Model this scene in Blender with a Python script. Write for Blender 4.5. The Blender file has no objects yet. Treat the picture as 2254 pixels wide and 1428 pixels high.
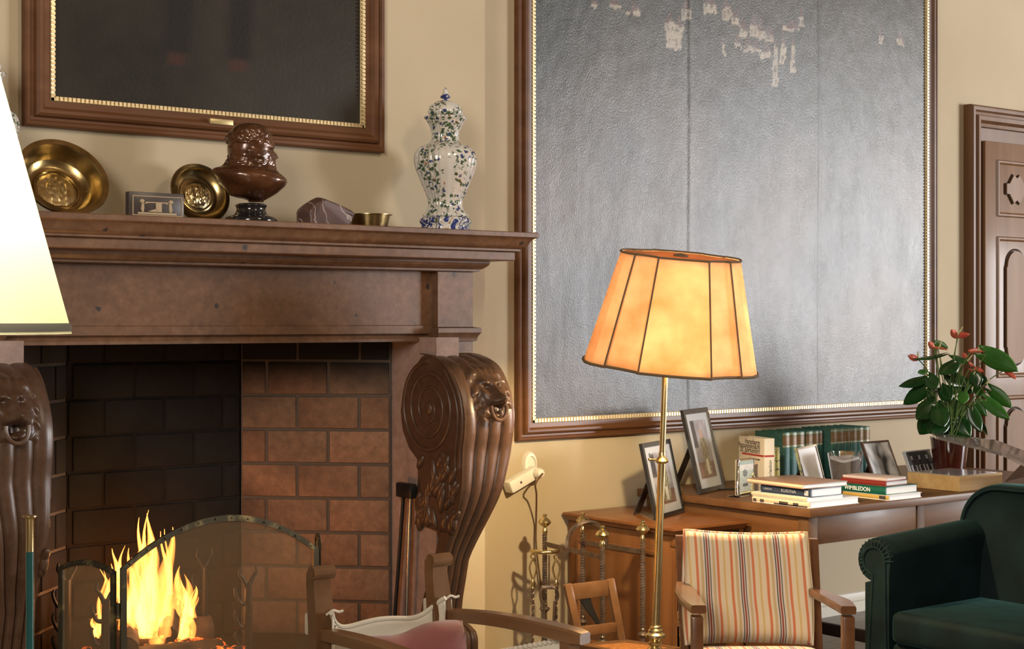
import bpy, bmesh, math, random
from mathutils import Vector as V, Matrix, noise as mnoise
random.seed(7)
S = bpy.context.scene
COL = S.collection
PI = math.pi

# ------------------------------------------------------------------ camera
A = math.radians(38.0); SA, CA = math.sin(A), math.cos(A)
F, CX, HY, H = 3500.0, 1127.0, 705.0, 1.566      # focal length in px of the 2254 frame, principal x, horizon, eye height
cam = bpy.data.cameras.new('camera'); cam.sensor_width = 36; cam.lens = F/2254*36
cam.shift_y = -(714-HY)/2254; cam.clip_start = .05
co = bpy.data.objects.new('camera', cam); COL.objects.link(co)
co.location = (0, 0, H); co.rotation_euler = (PI/2, 0, -A); S.camera = co
R = V((CA, -SA, 0)); FW = V((SA, CA, 0)); UP = V((0, 0, 1))

# ------------------------------------------------------------------ light, world, exposure
S.view_settings.view_transform = 'Standard'; S.view_settings.look = 'None'
S.view_settings.exposure = -0.22; S.view_settings.gamma = 1; S.view_settings.use_curve_mapping = False
w = bpy.data.worlds.new('world'); S.world = w; w.use_nodes = True
w.node_tree.nodes['Background'].inputs[0].default_value = (.75, .85, 1, 1)
w.node_tree.nodes['Background'].inputs[1].default_value = .35
def area(name, loc, rot, sx, sy, power, col):
    l = bpy.data.lights.new(name, 'AREA'); l.shape = 'RECTANGLE'; l.size = sx; l.size_y = sy
    l.energy = power; l.color = col
    o = bpy.data.objects.new(name, l); COL.objects.link(o); o.location = loc; o.rotation_euler = rot
    return o
# daylight in the tall window openings of the front wall, far to the right of the photographer
area('daylight_window_left', (16.6, -4.93, 2.45), (-PI/2, 0, PI), 2.5, 3.9, 2000, (.97, .98, 1))
area('daylight_window_right', (19.6, -4.93, 2.45), (-PI/2, 0, PI), 2.5, 3.9, 2000, (.97, .98, 1))
area('daylight_left_window', (-1.93, 0, 3.2), (0, -PI/2, 0), 2.2, 2.0, 430, (1, .94, .84))
# warm overhead fill, added above the frame to brighten the wall centre
def point(name, loc, power, col, rad=.06):
    l = bpy.data.lights.new(name, 'POINT'); l.energy = power; l.color = col; l.shadow_soft_size = rad
    o = bpy.data.objects.new(name, l); COL.objects.link(o); o.location = loc; return o
point('added_overhead_fill', (3.3, 1.9, 3.7), 125, (1, .86, .66), .3)

# ------------------------------------------------------------------ photo pixel -> point of the room
def ray(px):
    u = (px-CX)/F; return SA+u*CA, CA-u*SA
def atY(px, py, Y):
    dx, dy = ray(px); k = Y/dy; return V((dx*k, Y, H+(HY-py)/F*k))
def atX(px, py, X):
    dx, dy = ray(px); k = X/dx; return V((X, dy*k, H+(HY-py)/F*k))
def atZ(px, py, z):
    k = (H-z)*F/(py-HY); dx, dy = ray(px); return V((dx*k, dy*k, z))
def atD(px, py, d):
    dx, dy = ray(px); return V((dx*d, dy*d, H+(HY-py)/F*d))

# ------------------------------------------------------------------ materials
def nodes(name):
    m = bpy.data.materials.new(name); m.use_nodes = True
    nt = m.node_tree; b = nt.nodes['Principled BSDF']; return m, nt, b
def N(nt, t, **kw):
    n = nt.nodes.new(t)
    for k, v in kw.items():
        if k in n.inputs: n.inputs[k].default_value = v
        else: setattr(n, k, v)
    return n
def coords(nt, scale=(1, 1, 1), rot=(0, 0, 0)):
    tc = N(nt, 'ShaderNodeTexCoord'); mp = N(nt, 'ShaderNodeMapping')
    mp.inputs['Scale'].default_value = scale; mp.inputs['Rotation'].default_value = rot
    nt.links.new(tc.outputs['Object'], mp.inputs['Vector']); return mp.outputs['Vector']
def ramp(nt, fac, stops, interp='LINEAR'):
    r = N(nt, 'ShaderNodeValToRGB'); cr = r.color_ramp; cr.interpolation = interp
    cr.elements[0].position = stops[0][0]; cr.elements[0].color = (*stops[0][1], 1)
    cr.elements[1].position = stops[-1][0]; cr.elements[1].color = (*stops[-1][1], 1)
    for p, c in stops[1:-1]:
        e = cr.elements.new(p); e.color = (*c, 1)
    nt.links.new(fac, r.inputs['Fac']); return r.outputs['Color']
def bump(nt, b, fac, strength, dist=.01):
    bn = N(nt, 'ShaderNodeBump'); bn.inputs['Strength'].default_value = strength; bn.inputs['Distance'].default_value = dist
    nt.links.new(fac, bn.inputs['Height']); nt.links.new(bn.outputs['Normal'], b.inputs['Normal'])
def M(name, col, rough=.5, metal=0, col2=None, scale=(6, 6, 6), detail=4, lo=.35, hi=.65, bmp=0, bscale=None, coat=0, sheen=0, spec=.5, trans=0, ior=1.45, alpha=1, croug=.08):
    m, nt, b = nodes(name)
    b.inputs['Base Color'].default_value = (*col, 1); b.inputs['Roughness'].default_value = rough
    b.inputs['Metallic'].default_value = metal; b.inputs['Specular IOR Level'].default_value = spec
    b.inputs['Coat Weight'].default_value = coat; b.inputs['Coat Roughness'].default_value = croug
    b.inputs['Sheen Weight'].default_value = sheen; b.inputs['Transmission Weight'].default_value = trans
    b.inputs['IOR'].default_value = ior; b.inputs['Alpha'].default_value = alpha
    n = None
    if col2 is not None:
        n = N(nt, 'ShaderNodeTexNoise', Scale=1.0, Detail=float(detail)); nt.links.new(coords(nt, scale), n.inputs['Vector'])
        nt.links.new(ramp(nt, n.outputs['Fac'], [(lo, col), (hi, col2)]), b.inputs['Base Color'])
    if bmp:
        if bscale or n is None:
            n = N(nt, 'ShaderNodeTexNoise', Scale=1.0, Detail=5.0); nt.links.new(coords(nt, bscale or (40, 40, 40)), n.inputs['Vector'])
        bump(nt, b, n.outputs['Fac'], bmp)
    return m
def wood(name, c1, c2, rough=.35, axis='x', coat=.3, fine=1.0, bmp=.05, spec=.22):
    s = {'x': (1.2, 14, 14), 'y': (14, 1.2, 14), 'z': (14, 14, 1.2)}[axis]
    return M(name, c1, rough, col2=c2, scale=tuple(q*fine for q in s), detail=6, lo=.3, hi=.7, bmp=bmp, coat=coat, croug=.15, spec=spec)

MT = {}
MT['plaster'] = M('cream_plaster', (.44, .355, .235), .85, col2=(.475, .385, .26), scale=(1.5, 1.5, 1.5), bmp=.05, bscale=(60, 60, 60))
MT['panelling'] = M('dark_wall_panelling', (.17, .12, .075), .7, col2=(.22, .155, .095), scale=(2, 2, .6))
MT['ceiling'] = M('ceiling_timber', (.22, .14, .08), .7)
def stone(name, c1, c2, pores=True, rough=.42):
    m, nt, b = nodes(name); v = coords(nt)
    n = N(nt, 'ShaderNodeTexNoise', Scale=26.0, Detail=8.0, Roughness=.7); nt.links.new(v, n.inputs['Vector'])
    n2 = N(nt, 'ShaderNodeTexNoise', Scale=3.0, Detail=3.0); nt.links.new(v, n2.inputs['Vector'])
    c = ramp(nt, n.outputs['Fac'], [(.3, c1), (.55, tuple((a+q)/2 for a, q in zip(c1, c2))), (.75, c2)])
    c3 = ramp(nt, n2.outputs['Fac'], [(.3, (.72, .70, .70)), (.7, (1.15, 1.1, 1.05))])
    mx = N(nt, 'ShaderNodeMix', data_type='RGBA', blend_type='MULTIPLY'); mx.inputs[0].default_value = 1
    nt.links.new(c, mx.inputs[6]); nt.links.new(c3, mx.inputs[7]); out = mx.outputs[2]
    if pores:
        vo = N(nt, 'ShaderNodeTexVoronoi', Scale=9.0); nt.links.new(v, vo.inputs['Vector'])
        n3 = N(nt, 'ShaderNodeTexNoise', Scale=70.0, Detail=3.0); nt.links.new(v, n3.inputs['Vector'])
        ad = N(nt, 'ShaderNodeMath', operation='MULTIPLY_ADD'); nt.links.new(n3.outputs['Fac'], ad.inputs[0]); ad.inputs[1].default_value = .30; nt.links.new(vo.outputs['Distance'], ad.inputs[2])
        k = ramp(nt, ad.outputs[0], [(.215, (1, 1, 1)), (.232, (0, 0, 0))])
        mx2 = N(nt, 'ShaderNodeMix', data_type='RGBA'); nt.links.new(k, mx2.inputs[0]); nt.links.new(out, mx2.inputs[6]); mx2.inputs[7].default_value = (.030, .024, .022, 1); out = mx2.outputs[2]
    nt.links.new(out, b.inputs['Base Color']); b.inputs['Roughness'].default_value = rough
    bump(nt, b, n.outputs['Fac'], .12, .004); return m
MT['stone'] = stone('brown_limestone', (.098, .046, .021), (.20, .108, .060))
MT['stone_polished'] = stone('polished_brown_limestone', (.060, .030, .016), (.112, .060, .036), False, .36)
MT['jamb'] = stone('rough_pinkish_limestone', (.25, .17, .14), (.40, .30, .26), False, .8)
MT['frame_wood'] = wood('walnut_frame_wood', (.09, .035, .0135), (.145, .062, .026), .45, 'x', .08)
MT['gilt'] = M('gilt_beading', (.62, .47, .24), .38, .55, col2=(.78, .62, .36), scale=(120, 120, 120))
MT['brass'] = M('polished_brass', (.60, .47, .22), .27, 1, col2=(.74, .61, .34), scale=(9, 9, 9), bmp=.03)
MT['old_brass'] = M('aged_brass', (.25, .17, .065), .26, 1, col2=(.50, .37, .17), scale=(14, 14, 14), bmp=.12, bscale=(22, 22, 22))
MT['iron'] = M('forged_iron', (.15, .11, .085), .42, .75, col2=(.24, .17, .13), scale=(30, 30, 30), bmp=.2)
MT['black_iron'] = M('black_iron', (.025, .024, .024), .4, .6, bmp=.1)
MT['steel'] = M('bright_steel_rod', (.42, .43, .45), .25, 1)
MT['screen_iron'] = M('rusted_screen_iron', (.05, .042, .025), .5, .6, col2=(.26, .20, .09), scale=(16, 16, 16), lo=.52, hi=.72, bmp=.2)
MT['bronze'] = M('brown_patina_bronze', (.050, .018, .007), .26, .25, col2=(.105, .038, .014), scale=(12, 12, 12), bmp=.25, bscale=(26, 26, 26), coat=.5)
MT['ebony'] = M('black_lacquered_wood', (.012, .011, .011), .14, coat=.6)
MT['rock'] = None
MT['walnut'] = wood('desk_walnut', (.10, .042, .016), (.165, .078, .033), .42, 'x', .06)
MT['walnut_y'] = wood('desk_walnut_side', (.105, .04, .013), (.165, .07, .025), .3, 'y', .35)
MT['walnut_z'] = wood('desk_walnut_upright', (.085, .04, .016), (.14, .07, .032), .55, 'z', 0)
MT['cherry'] = wood('cabinet_cherry', (.165, .057, .018), (.24, .093, .032), .28, 'x', .4)
MT['cherry_z'] = wood('cabinet_cherry_upright', (.135, .05, .016), (.205, .085, .03), .35, 'z', .2)
MT['dark_inside'] = M('cabinet_inside', (.035, .017, .009), .6)
MT['chair_wood'] = wood('brown_chair_wood', (.115, .054, .023), (.175, .088, .04), .3, 'y', .4)
MT['teak'] = wood('armchair_teak', (.095, .036, .014), (.15, .062, .025), .3, 'y', .4)
MT['door_wood'] = wood('door_oak', (.15, .074, .032), (.21, .112, .054), .45, 'z', .15)
MT['casing_wood'] = wood('casing_oak', (.10, .046, .02), (.15, .075, .037), .4, 'z', .2)
MT['cane'] = M('orange_cane', (.42, .17, .05), .5, col2=(.25, .09, .02), scale=(60, 60, 60))
MT['canvas_cloth'] = M('cream_canvas', (.56, .50, .40), .8, bmp=.15, bscale=(150, 150, 150))
MT['red_cushion'] = M('brick_red_cotton', (.17, .045, .038), .85, col2=(.215, .064, .053), scale=(8, 8, 8), sheen=.25, bmp=.2, bscale=(14, 14, 14))
def velvet(name):
    m, nt, b = nodes(name); v = coords(nt, (1, 1, 1))
    n = N(nt, 'ShaderNodeTexNoise', Scale=5.0, Detail=5.0); nt.links.new(v, n.inputs['Vector'])
    nt.links.new(ramp(nt, n.outputs['Fac'], [(.35, (.001, .005, .0055)), (.7, (.0035, .013, .0145))]), b.inputs['Base Color'])
    b.inputs['Roughness'].default_value = .75; b.inputs['Sheen Weight'].default_value = .22; b.inputs['Sheen Roughness'].default_value = .35
    b.inputs['Sheen Tint'].default_value = (.16, .42, .43, 1); b.inputs['Specular IOR Level'].default_value = .15
    n2 = N(nt, 'ShaderNodeTexNoise', Scale=14.0, Detail=4.0); nt.links.new(v, n2.inputs['Vector']); bump(nt, b, n2.outputs['Fac'], .25, .01); return m
MT['velvet'] = velvet('dark_green_velvet')
MT['white'] = M('white_plastic', (.78, .74, .66), .35)
MT['paper'] = M('page_edges', (.80, .78, .74), .8)
MT['paper2'] = M('book_paper_white', (.86, .85, .83), .45)
MT['cream_cover'] = M('cream_book_cover', (.62, .53, .42), .5)
MT['cream_spine'] = M('pale_book_spine', (.74, .68, .58), .45)
MT['red_band'] = M('red_print', (.38, .045, .035), .5)
MT['ink'] = M('dark_print', (.06, .045, .04), .6)
MT['white_ink'] = M('white_print', (.85, .85, .82), .6)
MT['grey_ink'] = M('pale_grey_print', (.42, .43, .45), .6)
MT['navy'] = M('navy_cover', (.028, .04, .075), .35)
MT['green_cover'] = M('green_dust_jacket', (.012, .11, .072), .35)
MT['teal_book'] = M('teal_cloth_binding', (.03, .105, .095), .5, col2=(.045, .14, .125), scale=(50, 50, 50))
MT['book_label'] = M('brown_gilt_label', (.13, .062, .025), .4, .1, col2=(.22, .14, .06), scale=(4, 4, 260), lo=.4, hi=.6)
MT['gilt_line'] = M('gilt_rule', (.66, .58, .36), .4, .3)
MT['red_cover'] = M('red_book_cover', (.26, .03, .022), .4)
MT['pink_cover'] = M('pale_pink_cover', (.74, .60, .56), .5)
MT['yellow_cover'] = M('ochre_cover', (.58, .36, .09), .45)
MT['yellow_book'] = M('yellow_printed_spine', (.62, .55, .18), .5, col2=(.10, .10, .09), scale=(50, 50, 90), lo=.5, hi=.62)
MT['peach_cover'] = M('peach_book_cover', (.78, .56, .38), .5)
MT['album_cover'] = M('brown_album_cover', (.33, .19, .13), .35)
MT['black_frame'] = M('black_frame_wood', (.02, .02, .022), .2, coat=.7, croug=.15)
MT['silver'] = M('polished_silver', (.80, .80, .82), .07, 1)
MT['brown_frame'] = M('brown_leather_frame', (.10, .05, .035), .45)
MT['mount'] = M('photo_mount', (.42, .42, .44), .22, coat=.8)
MT['glass'] = M('clear_glass', (1, 1, 1), .02, trans=1, ior=1.45)
MT['acrylic'] = M('clear_acrylic', (.93, .95, .95), .04, trans=1, ior=1.2)
MT['sand'] = M('grey_sand', (.20, .165, .15), .9, col2=(.28, .24, .22), scale=(200, 200, 200), bmp=.3)
MT['white_sand'] = M('white_sand', (.82, .82, .84), .9)
MT['boxwood'] = wood('pale_wood_box', (.42, .26, .10), (.56, .38, .18), .5, 'x', .05, 1.6)
MT['leaf'] = M('anthurium_leaf', (.007, .032, .008), .22, col2=(.015, .068, .012), scale=(9, 9, 9), coat=.2)
MT['leaf_light'] = M('fresh_anthurium_leaf', (.025, .11, .013), .3, col2=(.045, .16, .022), scale=(9, 9, 9))
MT['spathe'] = M('red_spathe', (.55, .075, .055), .3, col2=(.66, .17, .10), scale=(20, 20, 20))
MT['spadix'] = M('yellow_green_spadix', (.45, .42, .18), .5)
MT['stem'] = M('plant_stem', (.10, .17, .04), .5)
MT['pot'] = M('oxblood_glazed_pot', (.055, .012, .008), .12, coat=.5)
MT['soil'] = M('potting_soil', (.03, .02, .015), .95)
MT['green_paint'] = M('dark_green_lacquer', (.008, .055, .052), .25, coat=.3)
MT['cable'] = M('brown_cable', (.12, .06, .03), .5)
MT['black_cable'] = M('black_cable', (.01, .01, .01), .5)
MT['braid'] = M('brown_braid', (.13, .085, .045), .8)
MT['pale_braid'] = M('grey_braid', (.12, .11, .08), .8)
MT['log'] = M('charred_log', (.018, .013, .010), .9, col2=(.10, .055, .03), scale=(14, 14, 14), bmp=.6)
MT['ash'] = M('grey_ash', (.10, .09, .08), .95, col2=(.2, .18, .16), scale=(30, 30, 30), bmp=.5)
MT['soot_dark'] = M('sooted_hearth', (.006, .005, .0045), .95, col2=(.015, .010, .008), scale=(6, 6, 6), bmp=.3)
MT['mortar'] = M('grey_brown_mortar', (.10, .075, .058), .95, bmp=.2)
MT['baseboard'] = M('painted_baseboard', (.58, .53, .43), .5)
MT['plate'] = M('brass_title_plate', (.45, .34, .16), .4, .6)
MT['cameo'] = M('cream_cameo', (.36, .26, .155), .6)
MT['plaque'] = M('dark_brown_plaque', (.045, .033, .027), .35, col2=(.065, .048, .04), scale=(10, 10, 10))
MT['wick'] = M('cream_wax', (.80, .72, .52), .5)
def attr_mat(name, attr, rough, bmp=0, bscale=(200, 200, 200), spec=.5, coat=0):
    m, nt, b = nodes(name); a = N(nt, 'ShaderNodeAttribute', attribute_name=attr)
    nt.links.new(a.outputs['Color'], b.inputs['Base Color']); b.inputs['Roughness'].default_value = rough
    b.inputs['Specular IOR Level'].default_value = spec; b.inputs['Coat Weight'].default_value = coat
    if bmp:
        n = N(nt, 'ShaderNodeTexNoise', Scale=1.0, Detail=6.0, Roughness=.65); nt.links.new(coords(nt, bscale), n.inputs['Vector'])
        bump(nt, b, n.outputs['Fac'], bmp, .006)
    return m
MT['brick'] = attr_mat('fire_bricks', 'tone', .9, .3, (60, 60, 60))
def brickify():
    m = MT['brick']; nt = m.node_tree; b = nt.nodes['Principled BSDF']
    a = [n for n in nt.nodes if n.type == 'ATTRIBUTE'][0]
    n = N(nt, 'ShaderNodeTexNoise', Scale=28.0, Detail=6.0, Roughness=.7); nt.links.new(coords(nt), n.inputs['Vector'])
    c = ramp(nt, n.outputs['Fac'], [(.25, (.6, .58, .56)), (.7, (1.18, 1.15, 1.1))])
    mx = N(nt, 'ShaderNodeMix', data_type='RGBA', blend_type='MULTIPLY'); mx.inputs[0].default_value = 1
    nt.links.new(a.outputs['Color'], mx.inputs[6]); nt.links.new(c, mx.inputs[7]); nt.links.new(mx.outputs[2], b.inputs['Base Color'])
brickify()
MT['oil'] = attr_mat('varnished_oil_paint', 'paint', .30, .24, (150, 150, 100), .42)
def varnish():
    m = MT['oil']; nt = m.node_tree; b = nt.nodes['Principled BSDF']
    n = N(nt, 'ShaderNodeTexNoise', Scale=1.0, Detail=8.0, Roughness=.7); nt.links.new(coords(nt, (6, 6, 2.2)), n.inputs['Vector'])
    r = N(nt, 'ShaderNodeMapRange'); nt.links.new(n.outputs['Fac'], r.inputs[0]); r.inputs[1].default_value = .3; r.inputs[2].default_value = .7; r.inputs[3].default_value = .19; r.inputs[4].default_value = .31
    nt.links.new(r.outputs[0], b.inputs['Roughness'])
varnish()
MT['oil_dark'] = attr_mat('dark_varnished_oil_paint', 'paint', .5, .3, (70, 70, 70), .15)
MT['photo'] = attr_mat('photographic_print', 'paint', .25, 0, spec=.5, coat=.6)
def rockmat():
    m, nt, b = nodes('red_brown_veined_rock'); v = coords(nt, (1, 1, 1), (.3, .5, .4))
    n = N(nt, 'ShaderNodeTexNoise', Scale=18.0, Detail=6.0); nt.links.new(v, n.inputs['Vector'])
    c = ramp(nt, n.outputs['Fac'], [(.3, (.055, .028, .022)), (.7, (.105, .052, .042))])
    wv = N(nt, 'ShaderNodeTexWave', Scale=5.0, Distortion=9.0, Detail=3.0); wv.inputs['Detail Scale'].default_value = 1.6; nt.links.new(v, wv.inputs['Vector'])
    k = ramp(nt, wv.outputs['Fac'], [(.975, (0, 0, 0)), (.995, (.7, .7, .7))])
    mx = N(nt, 'ShaderNodeMix', data_type='RGBA'); nt.links.new(k, mx.inputs[0]); nt.links.new(c, mx.inputs[6]); mx.inputs[7].default_value = (.36, .28, .25, 1)
    nt.links.new(mx.outputs[2], b.inputs['Base Color']); b.inputs['Roughness'].default_value = .4; return m
MT['rock'] = rockmat()
def faience(name, base, patterned):
    m, nt, b = nodes(name); v = coords(nt); out = None
    b.inputs['Base Color'].default_value = (*base, 1); b.inputs['Roughness'].default_value = .12; b.inputs['Coat Weight'].default_value = .4
    if patterned:
        prev = None
        n = N(nt, 'ShaderNodeTexNoise', Scale=60.0, Detail=2.0); nt.links.new(v, n.inputs['Vector'])
        ad = N(nt, 'ShaderNodeMix', data_type='RGBA'); ad.inputs[0].default_value = .025; nt.links.new(v, ad.inputs[6]); nt.links.new(n.outputs['Color'], ad.inputs[7])
        for sc, thr, col in ((52, .34, (.06, .10, .045)), (43, .34, (.045, .075, .035)), (39, .26, (.03, .045, .15)), (34, .16, (.30, .11, .035)), (61, .30, (.05, .09, .06))):
            vo = N(nt, 'ShaderNodeTexVoronoi', Scale=float(sc)); nt.links.new(ad.outputs[2], vo.inputs['Vector'])
            k = ramp(nt, vo.outputs['Distance'], [(thr-.03, (1, 1, 1)), (thr+.03, (0, 0, 0))])
            big = N(nt, 'ShaderNodeTexNoise', Scale=11.0+sc*.1, Detail=1.0); nt.links.new(v, big.inputs['Vector'])
            k2 = ramp(nt, big.outputs['Fac'], [(.42, (0, 0, 0)), (.5, (1, 1, 1))])
            mu = N(nt, 'ShaderNodeMix', data_type='RGBA', blend_type='MULTIPLY'); mu.inputs[0].default_value = 1; nt.links.new(k, mu.inputs[6]); nt.links.new(k2, mu.inputs[7])
            mx = N(nt, 'ShaderNodeMix', data_type='RGBA'); nt.links.new(mu.outputs[2], mx.inputs[0]); mx.inputs[7].default_value = (*col, 1)
            if prev is None: mx.inputs[6].default_value = (*base, 1)
            else: nt.links.new(prev, mx.inputs[6])
            prev = mx.outputs[2]
        nt.links.new(prev, b.inputs['Base Color'])
    return m
MT['faience'] = faience('flowered_white_faience', (.56, .52, .46), True)
def bluefoot():
    m, nt, b = nodes('blue_and_ochre_faience'); v = coords(nt)
    n = N(nt, 'ShaderNodeTexNoise', Scale=19.0, Detail=1.5, Distortion=1.6); nt.links.new(v, n.inputs['Vector'])
    nt.links.new(ramp(nt, n.outputs['Fac'], [(.30, (.32, .2, .06)), (.36, (.60, .56, .5)), (.44, (.62, .58, .52)), (.47, (.03, .045, .17)), (.56, (.025, .035, .15)), (.59, (.60, .56, .5)), (.68, (.10, .12, .05))]), b.inputs['Base Color'])
    b.inputs['Roughness'].default_value = .12; return m
MT['bluefoot'] = bluefoot()
MT['lid'] = faience('flowered_lid_faience', (.60, .56, .50), True)
def shade_mat(name, col, tl, mottled):
    m = bpy.data.materials.new(name); m.use_nodes = True; nt = m.node_tree; nt.nodes.clear()
    o = N(nt, 'ShaderNodeOutputMaterial'); d = N(nt, 'ShaderNodeBsdfDiffuse'); t = N(nt, 'ShaderNodeBsdfTranslucent'); x = N(nt, 'ShaderNodeMixShader')
    x.inputs[0].default_value = tl; d.inputs[0].default_value = (*col, 1); t.inputs[0].default_value = (*col, 1)
    if mottled:
        n = N(nt, 'ShaderNodeTexNoise', Scale=9.0, Detail=4.0); nt.links.new(coords(nt), n.inputs['Vector'])
        c = ramp(nt, n.outputs['Fac'], [(.3, tuple(q*g_ for q, g_ in zip(col, (.86, .72, .58)))), (.7, tuple(min(1, q*1.1) for q in col))])
        nt.links.new(c, d.inputs[0]); nt.links.new(c, t.inputs[0])
    nt.links.new(d.outputs[0], x.inputs[1]); nt.links.new(t.outputs[0], x.inputs[2]); nt.links.new(x.outputs[0], o.inputs[0]); return m
MT['parchment'] = shade_mat('amber_parchment', (.88, .66, .40), .25, True)
MT['shade_top'] = shade_mat('brown_parchment', (.50, .25, .12), .2, True)
MT['white_shade'] = shade_mat('cream_lampshade_cloth', (.90, .88, .62), .6, False)
def mesh_mat():
    m = bpy.data.materials.new('fine_wire_mesh'); m.use_nodes = True; nt = m.node_tree; nt.nodes.clear()
    o = N(nt, 'ShaderNodeOutputMaterial'); d = N(nt, 'ShaderNodeBsdfDiffuse'); t = N(nt, 'ShaderNodeBsdfTransparent'); x = N(nt, 'ShaderNodeMixShader')
    d.inputs[0].default_value = (.22, .18, .11, 1); x.inputs[0].default_value = .36
    tl = N(nt, 'ShaderNodeBsdfTranslucent'); tl.inputs[0].default_value = (.24, .17, .09, 1); y = N(nt, 'ShaderNodeMixShader'); y.inputs[0].default_value = .45
    nt.links.new(d.outputs[0], y.inputs[1]); nt.links.new(tl.outputs[0], y.inputs[2])
    nt.links.new(t.outputs[0], x.inputs[1]); nt.links.new(y.outputs[0], x.inputs[2]); nt.links.new(x.outputs[0], o.inputs[0]); return m
MT['mesh'] = mesh_mat()
def flame_mat(name, base, tip, strength, z0, z1):
    m = bpy.data.materials.new(name); m.use_nodes = True; nt = m.node_tree; nt.nodes.clear()
    o = N(nt, 'ShaderNodeOutputMaterial'); e = N(nt, 'ShaderNodeEmission'); t = N(nt, 'ShaderNodeBsdfTransparent'); x = N(nt, 'ShaderNodeMixShader')
    a = N(nt, 'ShaderNodeAttribute', attribute_name='heat')
    nt.links.new(ramp(nt, a.outputs['Fac'], [(0, tip), (.45, tuple((p+q)/2 for p, q in zip(base, tip))), (1, base)]), e.inputs[0])
    st = N(nt, 'ShaderNodeMath', operation='MULTIPLY_ADD'); nt.links.new(a.outputs['Fac'], st.inputs[0]); st.inputs[1].default_value = strength; st.inputs[2].default_value = strength*.25; nt.links.new(st.outputs[0], e.inputs[1])
    lw = N(nt, 'ShaderNodeLayerWeight', Blend=.35); n = N(nt, 'ShaderNodeTexNoise', Scale=1.0, Detail=3.0); nt.links.new(coords(nt, (22, 22, 7)), n.inputs['Vector'])
    iv = N(nt, 'ShaderNodeMath', operation='SUBTRACT'); iv.inputs[0].default_value = 1; nt.links.new(lw.outputs['Facing'], iv.inputs[1])
    p = N(nt, 'ShaderNodeMath', operation='POWER'); nt.links.new(iv.outputs[0], p.inputs[0]); p.inputs[1].default_value = 2.6
    h = N(nt, 'ShaderNodeMath', operation='MULTIPLY_ADD'); nt.links.new(a.outputs['Fac'], h.inputs[0]); h.inputs[1].default_value = 1.3; h.inputs[2].default_value = .16
    q = N(nt, 'ShaderNodeMath', operation='MULTIPLY'); nt.links.new(p.outputs[0], q.inputs[0]); nt.links.new(h.outputs[0], q.inputs[1])
    n2 = ramp(nt, n.outputs['Fac'], [(.3, (.35, .35, .35)), (.65, (1, 1, 1))])
    q2 = N(nt, 'ShaderNodeMath', operation='MULTIPLY'); nt.links.new(q.outputs[0], q2.inputs[0]); nt.links.new(n2, q2.inputs[1])
    nt.links.new(q2.outputs[0], x.inputs[0]); nt.links.new(t.outputs[0], x.inputs[1]); nt.links.new(e.outputs[0], x.inputs[2]); nt.links.new(x.outputs[0], o.inputs[0]); return m
MT['flame'] = flame_mat('flame', (1, .86, .55), (1, .30, .05), 110, 0, 1)
def ember_mat():
    m, nt, b = nodes('glowing_ember'); n = N(nt, 'ShaderNodeTexNoise', Scale=30.0, Detail=4.0); nt.links.new(coords(nt), n.inputs['Vector'])
    b.inputs['Base Color'].default_value = (.03, .02, .015, 1); b.inputs['Roughness'].default_value = .9
    nt.links.new(ramp(nt, n.outputs['Fac'], [(.48, (0, 0, 0)), (.6, (1, .12, .01)), (.72, (1, .5, .1))]), b.inputs['Emission Color']); b.inputs['Emission Strength'].default_value = 3.0; return m
MT['ember'] = ember_mat()
PER = 393/1370
def stripes():
    m, nt, b = nodes('striped_upholstery'); a = N(nt, 'ShaderNodeAttribute', attribute_name='across')
    dv = N(nt, 'ShaderNodeMath', operation='DIVIDE'); nt.links.new(a.outputs['Fac'], dv.inputs[0]); dv.inputs[1].default_value = PER
    fr = N(nt, 'ShaderNodeMath', operation='FRACT'); nt.links.new(dv.outputs[0], fr.inputs[0])
    cream = (.60, .47, .31); tan = (.47, .33, .16); org = (.52, .155, .06); yel = (.55, .36, .14); blk = (.06, .055, .05); mar = (.24, .05, .035); pl = (.56, .46, .36)
    st = [(0, pl)]
    for c, hw, col in ((242-220, 14, org), (315-220, 11, yel), (395-220, 15, org), (452-220, 15, tan), (492-220, 6, blk), (518-220, 10, mar), (544-220, 6, blk), (588-220, 14, tan)):
        st += [((c-hw)/393, col), ((c+hw)/393, cream if col in (org, yel) else pl)]
    nt.links.new(ramp(nt, fr.outputs[0], st, 'CONSTANT'), b.inputs['Base Color']); b.inputs['Roughness'].default_value = .85; b.inputs['Sheen Weight'].default_value = .15
    n = N(nt, 'ShaderNodeTexNoise', Scale=9.0, Detail=3.0); nt.links.new(coords(nt), n.inputs['Vector']); bump(nt, b, n.outputs['Fac'], .3, .02); return m
MT['stripes'] = stripes()
def parquet():
    m, nt, b = nodes('oak_floor'); br = N(nt, 'ShaderNodeTexBrick', Scale=1.0); nt.links.new(coords(nt), br.inputs['Vector'])
    br.inputs['Color1'].default_value = (.16, .12, .085, 1); br.inputs['Color2'].default_value = (.22, .17, .12, 1); br.inputs['Mortar'].default_value = (.05, .035, .02, 1)
    br.inputs['Brick Width'].default_value = 1.0; br.inputs['Row Height'].default_value = .12; br.inputs['Mortar Size'].default_value = .004
    nt.links.new(br.outputs['Color'], b.inputs['Base Color']); b.inputs['Roughness'].default_value = .35; return m
MT['floor'] = parquet()

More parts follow.
